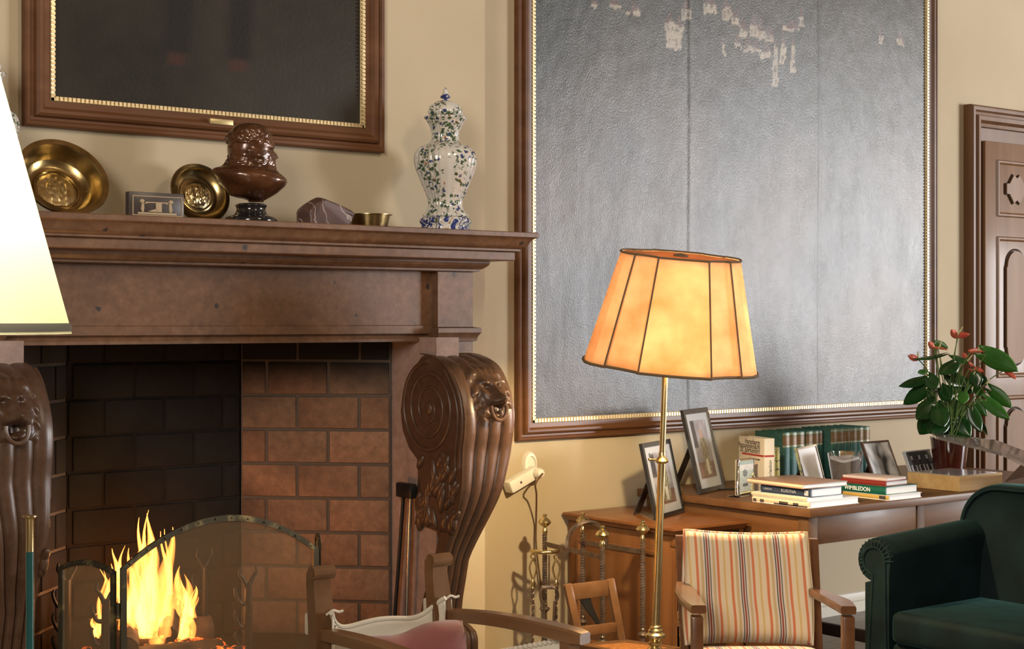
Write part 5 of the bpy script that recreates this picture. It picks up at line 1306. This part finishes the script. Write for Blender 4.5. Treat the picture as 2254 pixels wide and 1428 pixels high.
e = tag(obj('embers', b, MT['ember'], None, 180), 'glowing orange embers and ash heaped under the burning logs', 'embers'); e['kind'] = 'stuff'
def flame():
    b = BM(); vals = []; r2 = random.Random(5)
    K = [(270, 1390, 1228, 34), (300, 1395, 1180, 44), (318, 1390, 1128, 40), (340, 1400, 1165, 48), (362, 1400, 1160, 46), (385, 1400, 1245, 44), (410, 1400, 1262, 34), (425, 1398, 1290, 26), (330, 1400, 1270, 62), (365, 1402, 1290, 58), (395, 1402, 1310, 50), (300, 1400, 1300, 46), (262, 1395, 1300, 22), (250, 1370, 1205, 26), (232, 1390, 1240, 20), (215, 1400, 1345, 22), (400, 1420, 1370, 40), (345, 1420, 1375, 45)]
    K2 = [(px+r2.uniform(-14, 14), pb+4, ptp+r2.uniform(-6, 60), wd*r2.uniform(.35, .7)) for px, pb, ptp, wd in K for _ in (0, 1)]
    for px, pb, ptp, wd in K+K2:
        y = r2.uniform(5.28, 5.46) if px > 255 else 5.50
        p0 = atY(px, pb, y); p1 = atY(px+r2.uniform(-16, 16), ptp, y+.02); k = y/ray(px)[1]/F; r = wd*k*.5; n = 18; rs = []; ph = r2.uniform(0, 6); hv = []
        for i in range(n+1):
            s = i/n; c = p0.lerp(p1, s)+V((.022*math.sin(ph+s*7)*s, .012*math.cos(ph+s*6)*s, 0)); q = r*(math.sin(PI*min(1, .22+.78*s))**1.1)*(1-.25*s)+.0008
            rs.append([c+V((math.cos(a), math.sin(a), 0))*q*(1+.25*nz(a*1.3, s*4, ph)) for a in [2*PI*j/14 for j in range(14)]]); hv += [1-s]*14
        rings(b, rs, False, False); vals += [h*(1 if px > 255 else .45) for h in hv]
    o = tag(obj('flames', b, MT['flame'], None, 180), 'bright yellow and orange flames rising from the logs', 'fire'); o['kind'] = 'stuff'
    at = o.data.attributes.new('heat', 'FLOAT', 'POINT')
    for i, v in enumerate(vals): at.data[i].value = v
flame()
point('fire_light', (2.52, 5.34, .56), 8, (1, .48, .16), .09)
# long tongs leaning inside the opening
def tongs():
    y = 5.10; t = thing('fire_tongs', 'long black iron fire tongs leaning against the right jamb', 'tongs', atY(880, 1420, y))
    f = lambda px, py: atX(px, py, 3.515)
    b = BM(); a, c = f(878, 1060), f(912, 1098); m_ = f(895, 1078)
    bx(b, 3.497, 3.530, min(a.y, c.y), max(a.y, c.y), c.z, a.z, .008); obj('head', b, MT['black_iron'], t)
    for x0, x1, m in ((888, 866, MT['black_iron']), (904, 893, MT['steel'])):
        p0, p1 = f(x0, 1095), f(x1, 1400); d = (p1-p0); p2 = p0+d*((p0.z-.155)/(p0.z-p1.z))
        b = BM(); tube(b, [p0, p2], .0075, 12); obj('rod', b, m, t)
tongs()

# ------------------------------------------------------------------ log rack with brass finials and hanging fire tools
def finial(b, c, s=1.0):
    lathe(b, [(.001, -.075*s), (.009*s, -.074*s), (.007*s, -.066*s), (.012*s, -.055*s), (.012*s, -.045*s), (.007*s, -.034*s), (.010*s, -.028*s), (.022*s, -.020*s), (.030*s, -.010*s), (.024*s, 0), (.013*s, .009*s), (.007*s, .014*s), (.010*s, .020*s), (.009*s, .026*s), (.001, .029*s)], c, 24)
def rack():
    zf = .72; PT = {n: atD(px, py, (H-zf)*F/(py-HY)) for n, px, py in (('FL', 1199, 1129), ('FR', 1326, 1155), ('BL', 1283, 1126), ('BR', 1415, 1144))}
    t = thing('log_rack', 'iron log rack with four twisted posts and brass finials between chimney and cabinet', 'log rack', (4.48, 5.17, 0))
    zr = zf-.135
    for n, p in PT.items():
        b = BM(); twisted(b, (p.x, p.y, .012), (p.x, p.y, zf-.09), .0115, 13); lathe(b, [(.010, -.014), (.017, -.008), (.024, 0), (.017, .008), (.010, .012), (.012, .022), (.008, .028)], (p.x, p.y, .235 if n != 'FL' else .30), 20)
        post = obj('post', b, MT['iron'], t, 30)
        b = BM(); finial(b, V((p.x, p.y, zf-.030)), 1.0); lab(obj('finial', b, MT['brass'], post, 40), 'turned brass finial')
    def rail(a, c, z, nm='rail'):
        b = BM(); d = (c-a).normalized(); quadbox(b, [V((p.x, p.y, z+dz))+V((-d.y, d.x, 0))*o for dz in (-.010, .010) for p, o in ((a, -.003), (c, -.003), (c, .003), (a, .003))]); obj(nm, b, MT['iron'], t, smooth=False)
    for a, c in (('FL', 'FR'), ('BL', 'BR')):
        rail(PT[a], PT[c], zr); rail(PT[a], PT[c], .10)
    rail(PT['FL'], PT['BL'], .10); rail(PT['FR'], PT['BR'], .10)
    b = BM(); a, c = PT['FL'].lerp(PT['FR'], .40), PT['BL'].lerp(PT['BR'], .40); pts = []
    for k in range(31):
        an = PI*k/30; pts.append(a.lerp(c, .5-.5*math.cos(an))*1.0); pts[-1].z = zr+.005+.105*math.sin(an)**.8
    tube(b, pts, .0095, 4, 7); obj('carrying_handle', b, MT['iron'], t, 30)
    p = PT['FL']; b = BM(); zc = .555; pts = []
    pts = [V((p.x, p.y, zc))+R*.058*math.cos(a)-FW*.05*math.sin(a) for a in [PI*k/20 for k in range(21)]]
    tube(b, pts, .009, 10); tube(b, [V((p.x, p.y, zc))-R*.058, V((p.x, p.y, zc)), V((p.x, p.y, zc))+R*.058], .007, 8); hk = lab(obj('tool_holder', b, MT['brass'], t), 'curved brass holder for the hanging tools')
    def loop(b, c, s, ax=R):
        for sg in (-1, 1): tube(b, spline([c+UP*0, c+ax*sg*.011*s+UP*(-.022*s), c+ax*sg*.015*s+UP*(-.045*s), c+ax*sg*.007*s+UP*(-.075*s), c+UP*(-.092*s)], 5), .0042*s, 8)
    for k, (off, label, nm, kind) in enumerate(((-.052, 'poker with heart shaped brass handle, leftmost of the hanging fire tools', 'poker', 0), (.050, 'coal shovel with heart shaped brass handle hanging right of the holder', 'fire_shovel', 1), (.018, 'fire tongs with bowed jaws hanging in front of the brass holder', 'fire_tongs', 2))):
        c = V((p.x, p.y, zc-.012))+R*off-FW*(.054 if kind == 2 else .008+.02*kind)
        r = thing(nm, label, 'fire tool', (c.x, c.y, .03), 'hanging fire tools')
        if kind < 2:
            b = BM(); tube(b, [c+UP*(-.012+.010*math.sin(a))+R*.010*math.cos(a) for a in [2*PI*i/12 for i in range(13)]], .003, 6); loop(b, c+UP*-.022, 1.0); lathe(b, [(.005, -.155), (.011, -.150), (.008, -.140), (.012, -.130), (.006, -.112)], c, 16); lab(obj('handle', b, MT['brass'], r, 60), 'brass handle')
            b = BM(); twisted(b, c+UP*-.15, V((c.x, c.y, .06)), .0065, 3); obj('shaft', b, MT['iron'], r, 30)
            b = BM()
            if kind: bx(b, c.x-.05, c.x+.05, c.y-.01, c.y+.004, .02, .12, .003)
            else: tube(b, [(c.x, c.y, .07), (c.x+.02, c.y, .04), (c.x+.035, c.y, .05)], .006, 8)
            obj('blade' if kind else 'hook', b, MT['iron'], r)
        else:
            for sg in (-1, 1):
                q = c+R*sg*.016+UP*-.16; b = BM()
                tube(b, spline([q+UP*.02, q+R*sg*.016+UP*.012, q+R*sg*.022+UP*-.02, q+R*sg*.012+UP*-.045, q+R*sg*.006+UP*-.065, V((q.x, q.y, .05))], 6), lambda s: .007-.002*s, 8); obj('jaw', b, MT['iron'], r)
            b = BM(); bx(b, -.035, .035, -.006, .006, -.148, -.132, .003, basis(c, R, UP.cross(R))); tube(b, [c, c+UP*-.14], .004, 8); obj('bridge', b, MT['iron'], r)
rack()

# ------------------------------------------------------------------ child's chair with cane seat
def small_chair():
    D = 6.15; TLp, TRp = atD(1240, 1286, 6.30), atD(1351, 1273, 6.41); BLp, BRp = atD(1278, 1420, 6.30), atD(1373, 1408, 6.39)
    t = thing('small_chair', 'small low wooden chair with open back and orange cane seat before the log rack', 'chair', (BLp.x+.1, BLp.y-.12, 0))
    n = V((.05, 1, 0)).normalized(); zs = .285
    # backward lean: uprights run on down to the floor as rear legs
    def bar(p, q, w0, w1, th, nm, mt=MT['chair_wood'], parent=None):
        b = BM(); d = (q-p).normalized(); s = d.cross(n).normalized()
        quadbox(b, [p-s*w0-n*th, p+s*w0-n*th, p+s*w0+n*th, p-s*w0+n*th, q-s*w1-n*th, q+s*w1-n*th, q+s*w1+n*th, q-s*w1+n*th], .003); return obj(nm, b, mt, parent or t, 35)
    w = (TRp-TLp); w.z = 0; w.normalize()
    lf, rf = V((BLp.x+.01, BLp.y, 0)), V((BRp.x+.005, BRp.y, 0))
    for tp, bt, ft in ((TLp+w*.018, BLp+w*.0, lf), (TRp-w*.018, BRp-w*.012, rf)):
        bar(ft, bt, .014, .018, .010, 'leg'); bar(bt, tp, .018, .018, .009, 'back_post')
    bar(TLp+w*.03+UP*-.034+V((0, 0, 0)), TRp-w*.03+UP*-.034, .032, .032, .0085, 'top_rail')
    lo0, lo1 = BLp.lerp(TLp, .22), BRp.lerp(TRp, .22); lo0 += w*.01; lo1 -= w*.01
    bar(lo0, lo1, .020, .020, .008, 'lower_rail')
    mid_t, mid_b = TLp.lerp(TRp, .46)+UP*-.06, lo0.lerp(lo1, .42)
    b = BM(); pts = spline([mid_t-w*.012, mid_t.lerp(mid_b, .35)-w*.004, mid_t.lerp(mid_b, .7)+w*.012, mid_b+w*.02], 6); rs = []
    for i, p in enumerate(pts):
        s = i/(len(pts)-1); ww = .020*(1-s)**1.3+.006; rs.append([p-w*ww-n*.004, p+w*ww-n*.004, p+w*ww+n*.004, p-w*ww+n*.004])
    rings(b, rs); lab(obj('splat', b, MT['black_iron'], t, 40), 'dark curved splat')
    A_, B_ = BLp+w*.0, BRp+w*.0; A_.z = B_.z = zs; f = V((.05, -.26, 0)); x = w*.03
    b = BM(); cs = [A_-w*.015, B_+w*.005, B_+f+x, A_+f-x]
    def inner(o): c = sum(cs, V())/4; return [p+(c-p).normalized()*o for p in cs]
    rings(b, [[p-UP*.028 for p in inner(.04)], [p-UP*.028 for p in cs], [p+UP*0 for p in cs], [p for p in inner(.045)], [p-UP*.006 for p in inner(.05)]], False, False); obj('seat_frame', b, MT['chair_wood'], t, 35)
    b = BM(); q = inner(.044); rings(b, [[p-UP*.012 for p in q], [p-UP*.004 for p in q]]); lab(obj('cane_seat', b, MT['cane'], t, smooth=False), 'woven orange cane')
    for p in (cs[2]-w*.02+V((0, .02, 0)), cs[3]+w*.02+V((0, .02, 0))):
        b = BM(); tube(b, [V((p.x, p.y, 0)), V((p.x, p.y, zs-.02))], lambda s: .011+.004*s, 12); obj('leg', b, MT['chair_wood'], t)
small_chair()

# ------------------------------------------------------------------ scroll-topped wooden armchair with canvas sling
def sling_chair():
    t = thing('sling_armchair', 'low brown wooden armchair with scrolled back posts and cream canvas sling back', 'armchair', (2.57, 3.65, 0))
    Lp, Rp = atD(703, 1258, 4.53), atD(962, 1231, 4.77)
    def post(p, foot, low):
        b = BM(); rs = []; q = V((p.x, p.y, p.z))
        prof = [(0, .0, .026, .022), (.04, .0, .027, .022), (.10, .012, .030, .022), (.16, .018, .031, .022), (.24, .016, .030, .022), (.34, .008, .029, .022), (.52, 0, .028, .022), (p.z-.01, 0, .026, .02)]
        for dz, fy, wx, wy in prof:
            c = q+V((-.004, -fy, -dz)); rs.append([c+V((-wx, -wy, 0)), c+V((wx, -wy, 0)), c+V((wx, wy, 0)), c+V((-wx, wy, 0))])
        rings(b, rs); o = obj('back_post', b, MT['chair_wood'], t, 50)
        b = BM(); tube(b, [q+V((-.034, -.012, .0)), q+V((.036, -.012, .0))], .0205, 20)
        tube(b, [q+V((-.0355, -.012, 0)), q+V((-.034, -.012, 0))], .012, 16); obj('scroll_top', b, MT['chair_wood'], o, 40)
    post(Lp, None, 0); post(Rp, None, 0)
    def arm(p, q, drop, nm='armrest'):
        b = BM(); d = q-p; n = 16; rs = []; s = V((-d.y, d.x, 0)).normalized()
        for i in range(n+1):
            u = i/n; c = p+d*u+UP*(.012*math.sin(u*PI*1.1)-.0*u); ww = .022+.010*u; hh = .017+.004*u
            if i == n: ww *= .75; hh *= .75
            rs.append([c+s*ww*a+UP*hh*e for a, e in ((-1, -.8), (-.8, -1), (.8, -1), (1, -.8), (1, .7), (.75, 1), (-.75, 1), (-1, .7))])
        rings(b, rs); obj(nm, b, MT['chair_wood'], t, 30)
    ra, rb_ = atD(978, 1352, 4.78), atD(1288, 1402, 4.44); la, lb = atD(700, 1392, 4.52), atD(1010, 1492, 4.18)
    arm(ra, rb_, 0); arm(la, lb, 0)
    for q in (rb_, lb):
        p = q+(Rp-rb_)*.0+V((-.015, .05, 0)); b = BM(); rs = []
        for z in (0, .3, q.z-.018): rs.append([V((p.x+a*.020, p.y+e*.020, z)) for a, e in ((-1, -1), (1, -1), (1, 1), (-1, 1))])
        rings(b, rs); obj('front_leg', b, MT['chair_wood'], t, 40)
    # canvas sling back, sagging between the posts and wrapped round them
    a0, a1 = atD(722, 1352, 4.50), atD(972, 1338, 4.74); b = BM(); n, m = 36, 14; vs = []
    a0.z = a1.z = .5*(a0.z+a1.z); top = a0.z
    for i in range(n+1):
        u = i/n; row = []
        for j in range(m+1):
            v = j/m; p = a0.lerp(a1, u); sag = 1-(2*u-1)**6
            tz = top-.038*sag**2*(1-.25*math.cos(PI*(2*u-1)))-.26*v
            p.y += .055*sag*(1-.2*v)-.02; p.z = tz+.02*((2*u-1)**8)*(1-v); row.append(b.verts.new(p))
        vs.append(row)
    for i in range(n):
        for j in range(m): b.faces.new((vs[i][j], vs[i+1][j], vs[i+1][j+1], vs[i][j+1]))
    c = obj('canvas_back', b, MT['canvas_cloth'], t, 180); so = c.modifiers.new('thick', 'SOLIDIFY'); so.thickness = .004
    b = BM(); tube(b, [V((a0.lerp(a1, i/n).x, a0.lerp(a1, i/n).y+.055*(1-(2*i/n-1)**6)-.02, top-.038*(1-(2*i/n-1)**6)**2*(1-.25*math.cos(PI*(2*i/n-1)))+.02*((2*i/n-1)**8))) for i in range(n+1)], .0075, 8); obj('rolled_hem', b, MT['canvas_cloth'], c)
    for p, sg in ((Lp, 1), (Rp, -1)):
        q = V((p.x, p.y, top+.01)); b = BM(); bx(b, q.x-.034, q.x+.034, q.y-.034, q.y+.028, top-.05, top+.012, .006); w_ = obj('canvas_loop', b, MT['canvas_cloth'], c)
        b = BM()
        for k in range(4): ellipsoid(b, (q.x+sg*.030, q.y-.0345, top-.038+.013*k), (.0035, .002, .0035), 8, 6)
        lab(obj('lacing_holes', b, MT['ink'], w_), 'row of dark lacing holes')
        b = BM(); tube(b, spline([q+V((.0, -.036, .0)), q+V((.02, -.04, .012)), q+V((.045, -.03, .004)), q+V((.06, -.03, .006))], 5), .004, 6); obj('lace_end', b, MT['canvas_cloth'], w_)
    b = BM(); bx(b, Lp.x+.02, Rp.x-.02, Lp.y-.50, Lp.y-.02, .30, .325, .008); obj('canvas_seat', b, MT['canvas_cloth'], t)
    for x in (Lp.x+.0, Rp.x): 
        b = BM(); bx(b, x-.018, x+.03, Lp.y-.62, Lp.y-.02, .285, .33, .004); obj('seat_rail', b, MT['chair_wood'], t)
    # laced edge of the canvas side panel below the right armrest
    e0, e1 = atD(1110, 1432, 4.62), atD(1238, 1408, 4.50); b = BM(); n = 12
    for k in range(n): p = e0.lerp(e1, (k+.5)/n); ellipsoid(b, p, (.011, .010, .007), 10, 8, Matrix.Rotation(.5, 4, 'Y'))
    d = e1-e0; quadbox(b, [e0-UP*.10, e1-UP*.10, e1-UP*.10+V((0, .006, 0)), e0-UP*.10+V((0, .006, 0)), e0, e1, e1+V((0, .006, 0)), e0+V((0, .006, 0))]); obj('laced_side_panel', b, MT['canvas_cloth'], t, 50)
    # red back cushion
    b = BM(); k0, k1 = atD(778, 1390, 4.44), atD(998, 1374, 4.66); zt_ = k0.z-.004; wd = k1-k0; wd.z = 0; W = wd.length; wd.normalize(); nn = V((wd.y, -wd.x, 0))
    nu, nv = 28, 20
    def cp(u, v, s):
        e = (1-abs(2*u-1)**5)*(1-abs(2*v-1)**5); th = .048*max(0, e)**.5; return k0+wd*W*u+UP*(zt_-k0.z-.30*(1-v)-.010*math.sin(u*PI*2)*v+.006*nz(u*4, v*4))+nn*(s*th+.045+.05*(1-v))+nn*.004*nz(u*6, v*6, s)
    fr_ = [[b.verts.new(cp(i/nu, j/nv, 1)) for j in range(nv+1)] for i in range(nu+1)]; bk = [[fr_[i][j] if i in (0, nu) or j in (0, nv) else b.verts.new(cp(i/nu, j/nv, -1)) for j in range(nv+1)] for i in range(nu+1)]
    for i in range(nu):
        for j in range(nv): b.faces.new((fr_[i][j], fr_[i+1][j], fr_[i+1][j+1], fr_[i][j+1])); b.faces.new((bk[i][j], bk[i][j+1], bk[i+1][j+1], bk[i+1][j]))
    tag(obj('cushion', b, MT['red_cushion'], None, 80), 'faded brick red cushion propped in the sling armchair', 'cushion')
sling_chair()

# ------------------------------------------------------------------ striped armchair
def striped():
    D = 5.6; t = thing('striped_armchair', 'teak armchair with cream cushions in orange and black stripes', 'armchair', atD(1650, 705+H*F/5.3, 5.3)); t.location.z = 0; ORG[t.name] = V(t.location)
    bl, br, tl, tr = atD(1511, 1420, 5.34), atD(1787, 1420, 5.34), atD(1503, 1166, 5.50), atD(1779, 1172, 5.50)
    b = BM(); nu, nv = 60, 24; nb = ((br-bl).cross(tl-bl)).normalized()
    if nb.dot(FW) > 0: nb = -nb
    def cp(u, v, s):
        eu, ev = 1-abs(2*u-1)**8, 1-abs(2*v-1)**8; th = .05*(max(0, eu)*max(0, ev))**.35
        p = bl.lerp(br, u).lerp(tl.lerp(tr, u), v); bow = 1-(2*u-1)**2
        p += UP*(-.016*bow*v**3)+FW*(.045*bow)-FW*.0+nb*(s*th+.012*nz(u*3, v*3, 2)*eu*ev-.010*math.exp(-((v-.36)/.12)**2)*eu)
        p += R*(.006*math.sin(v*PI*1.5)*(1 if u > .5 else -1)*abs(2*u-1)**2)
        return p
    fr_ = [[b.verts.new(cp(i/nu, j/nv, 1)) for j in range(nv+1)] for i in range(nu+1)]; bk = [[fr_[i][j] if i in (0, nu) or j in (0, nv) else b.verts.new(cp(i/nu, j/nv, -1)) for j in range(nv+1)] for i in range(nu+1)]
    for i in range(nu):
        for j in range(nv): b.faces.new((fr_[i][j], fr_[i+1][j], fr_[i+1][j+1], fr_[i][j+1])); b.faces.new((bk[i][j], bk[i][j+1], bk[i+1][j+1], bk[i+1][j]))
    wd = (br-bl); W2 = wd.length; wd = wd.normalized()
    o = obj('back_cushion', b, MT['stripes'], t, 80); og = ORG[o.name].copy(); b0 = bl.copy()
    setval(o, 'across', lambda co: (co+og-b0).dot(wd)/W2+.015+.012*((co+og).z-.5)/.4)
    # piping along the top and sides of the cushion
    b = BM(); tube(b, [cp(0, j/12, 1) for j in range(13)]+[cp(i/20, 1, 1) for i in range(1, 21)]+[cp(1, 1-j/12, 1) for j in range(1, 13)], .006, 8); pp = obj('piping', b, MT['stripes'], o, 80); og2 = ORG[pp.name].copy()
    setval(pp, 'across', lambda co: (co+og2-b0).dot(wd)/W2)
    # seat cushion
    s0, s1 = bl+R*-.015+UP*.0-FW*.02, br+R*.015-FW*.02; dv = -FW*.46+R*.03; b = BM(); zt_ = bl.z+.012
    def sp_(u, v, s):
        eu, ev = 1-abs(2*u-1)**8, 1-abs(2*v-1)**8; th = .055*(max(0, eu)*max(0, ev))**.35; p = s0.lerp(s1, u)+dv*v; p.z = zt_-.055+s*th+.03*v; return p
    fr_ = [[b.verts.new(sp_(i/nu, j/nv, 1)) for j in range(nv+1)] for i in range(nu+1)]; bk = [[fr_[i][j] if i in (0, nu) or j in (0, nv) else b.verts.new(sp_(i/nu, j/nv, -1)) for j in range(nv+1)] for i in range(nu+1)]
    for i in range(nu):
        for j in range(nv): b.faces.new((fr_[i][j], fr_[i+1][j], fr_[i+1][j+1], fr_[i][j+1])); b.faces.new((bk[i][j], bk[i][j+1], bk[i+1][j+1], bk[i+1][j]))
    o = obj('seat_cushion', b, MT['stripes'], t, 80); og3 = ORG[o.name].copy(); setval(o, 'across', lambda co: (co+og3-b0).dot(wd)/W2)
    # frame: back posts, shaped armrests, front legs
    def armrest(pts, wds):
        pts = [V(p) for p in pts]; b = BM(); rs = []; sp = spline(pts, 6); n = len(sp)
        for i, p in enumerate(sp):
            d = sp[min(i+1, n-1)]-sp[max(i-1, 0)]; s = V((-d.y, d.x, 0)).normalized(); u = i/(n-1)*(len(wds)-1); k = int(min(u, len(wds)-2)); ww = wds[k]+(wds[k+1]-wds[k])*(u-k); h = .013
            rs.append([p+s*ww*a+UP*h*e for a, e in ((-1, -.5), (-.85, -1), (.85, -1), (1, -.5), (1, .5), (.85, 1), (-.85, 1), (-1, .5))])
        rings(b, rs); obj('armrest', b, MT['teak'], t, 35)
    armrest([atD(1501, 1288, 5.43), atD(1508, 1304, 5.30), atD(1522, 1324, 5.12), atD(1538, 1341, 4.95)], [.020, .034, .036, .024])
    armrest([atD(1784, 1300, 5.43), atD(1815, 1313, 5.27), atD(1850, 1329, 5.10), atD(1868, 1343, 4.95)], [.016, .026, .036, .024])
    for px, d in ((1534, 4.97), (1866, 4.97)):
        p = atD(px, 1352, d); b = BM(); m = basis((p.x, p.y, 0), R, FW); bx(b, -.018, .018, -.024, .024, 0, p.z-.004, .004, m); obj('front_leg', b, MT['teak'], t)
    for px, tp, d in ((1496, 1178, 5.56), (1790, 1185, 5.56)):
        p = atD(px, tp, d); q = atD(px+10, 1420, d-.14); b = BM(); s = R*.014; f = FW*.018; ft = V((q.x, q.y, 0))+FW*.22
        rings(b, [[c-s-f, c+s-f, c+s+f, c-s+f] for c in (p, q, V((q.x, q.y, q.z-.1)), ft)]); obj('back_post', b, MT['teak'], t, 40)
    b = BM(); c0, c1 = atD(1500, 1250, 5.56), atD(1788, 1255, 5.56); quadbox(b, [c0-UP*.03, c1-UP*.03, c1-UP*.03+FW*.015, c0-UP*.03+FW*.015, c0+UP*.03, c1+UP*.03, c1+UP*.03+FW*.015, c0+UP*.03+FW*.015]); obj('back_rail', b, MT['teak'], t)
    f0, f1 = V((s0.x, s0.y, zt_-.135)), V((s1.x, s1.y, zt_-.135)); b = BM(); quadbox(b, [f0, f1, f1+dv, f0+dv, f0+UP*.025, f1+UP*.025, f1+dv+UP*.025, f0+dv+UP*.025]); obj('seat_frame', b, MT['teak'], t, smooth=False)
striped()

# ------------------------------------------------------------------ dark green velvet armchair
def velvet_chair():
    X0, X1 = 5.00, 5.70; t = thing('velvet_armchair', 'dark green velvet armchair with rolled arms in the right foreground', 'armchair', (5.4, 3.65, 0))
    # far arm: rolled profile swept back, rising a little towards the back
    def arm_prof(c_y, zc, r, inner, sgn):
        pts = [(inner, .06), (inner, zc-r*.9)]
        for k in range(19): a = PI*1.02+(-PI*1.40)*k/18 if True else 0; pts.append((c_y+sgn*-1*r*math.cos(a)*-1*-1, zc+r*math.sin(a)))
        pts += [(inner+sgn*.115, zc-r*.95), (inner+sgn*.115, .06)]
        return pts
    def arm(inner, sgn, nm):
        b = BM(); rs = []; n = 26
        for i in range(n+1):
            u = i/n; x = X0+(X1-.06-X0)*u; zc = .615+.035*u; r = .090-.004*u; cy = inner+sgn*.072
            sc = 1-.10*max(0, (.06-u)/.06)**2
            pr = [(inner, .07), (inner, zc-r*.6)]
            for k in range(21):
                a = PI-.25-(PI*1.38-.0)*k/20; pr.append((cy+sgn*r*math.cos(a)*sc, zc+r*math.sin(a)*sc))
            pr += [(inner+sgn*.118, zc-r*1.0), (inner+sgn*.118, .07)]
            rs.append([V((x, y, z)) for y, z in pr])
        rings(b, rs); o = obj(nm, b, MT['velvet'], t, 70)
        b = BM()      # pleats radiating over the scroll front
        zc, r, cy = .615, .090, inner+sgn*.072
        for k in range(17):
            a = PI*.98-PI*1.22*k/16; p = V((X0-.002, cy+sgn*r*.62*math.cos(a), zc+r*.62*math.sin(a))); q = V((X0+.006, cy+sgn*r*.98*math.cos(a), zc+r*.98*math.sin(a))); tube(b, [p, p.lerp(q, .5)+V((-.004, 0, 0)), q+V((.004, 0, 0))], lambda s: .0045-.002*s, 6)
        obj('pleats', b, MT['velvet'], o, 70)
        b = BM(); c = V((X0-.002, cy, zc)); pts = [c+V((0, sgn*r*.60*math.cos(a), r*.60*math.sin(a))) for a in [PI*1.05-PI*1.5*k/20 for k in range(21)]]; tube(b, [V((X0-.002, inner+.01*sgn, .10))]+pts+[V((X0-.002, inner+sgn*.108, .10))], .005, 8); obj('piping', b, MT['velvet'], o, 70)
    YI = 4.00; arm(YI, 1, 'arm'); YN = 3.32; arm(YN, -1, 'arm')
    # back with rounded top corners, slightly raked
    b = BM(); out = []; ya, yb, zt_, rc = YN-.10, YI+.105, .885, .17
    out = [(ya, .30)]+[(ya+rc-rc*math.cos(a), zt_-rc+rc*math.sin(a)) for a in [PI/2*k/10 for k in range(11)]]+[(yb-rc*1.0+rc*math.sin(a), zt_-rc+rc*math.cos(a)) for a in [PI/2*k/10 for k in range(11)]]+[(yb, .30)]
    cy, cz = (ya+yb)/2, .6; rs = []
    for dx, s in ((.03, .88), (.006, .95), (0, .98), (.012, 1.0), (.05, 1.012), (.10, 1.012), (.15, 1.0), (.165, .97)):
        rs.append([V((X1-.16+dx+.10*(z-.3), cy+(y-cy)*s, cz+(z-cz)*(s if z > cz else 1))) for y, z in out])
    rings(b, rs); bk = obj('backrest', b, MT['velvet'], t, 70)
    b = BM(); tube(b, [V((X1-.160+.10*(z-.3), cy+(y-cy)*.955, cz+(z-cz)*.955)) for y, z in out[1:-1]], .005, 8); obj('piping', b, MT['velvet'], bk, 70)
    b = BM(); bx(b, X0+.01, X1, YN+.002, YI-.002, .06, .30, .02); obj('seat_base', b, MT['velvet'], t, 60)
    b = BM(); bx(b, X0-.015, X1-.13, YN+.01, YI-.01, .302, .43, .035, None, 4); obj('seat_cushion', b, MT['velvet'], t, 60)
    for x, y in ((X0+.06, YN-.05), (X0+.06, YI+.06), (X1-.05, YN-.02), (X1-.05, YI+.04)):
        b = BM(); tube(b, [(x, y, 0), (x, y, .075)], lambda s: .014+.008*s, 12); obj('foot', b, MT['dark_inside'], t)
velvet_chair()
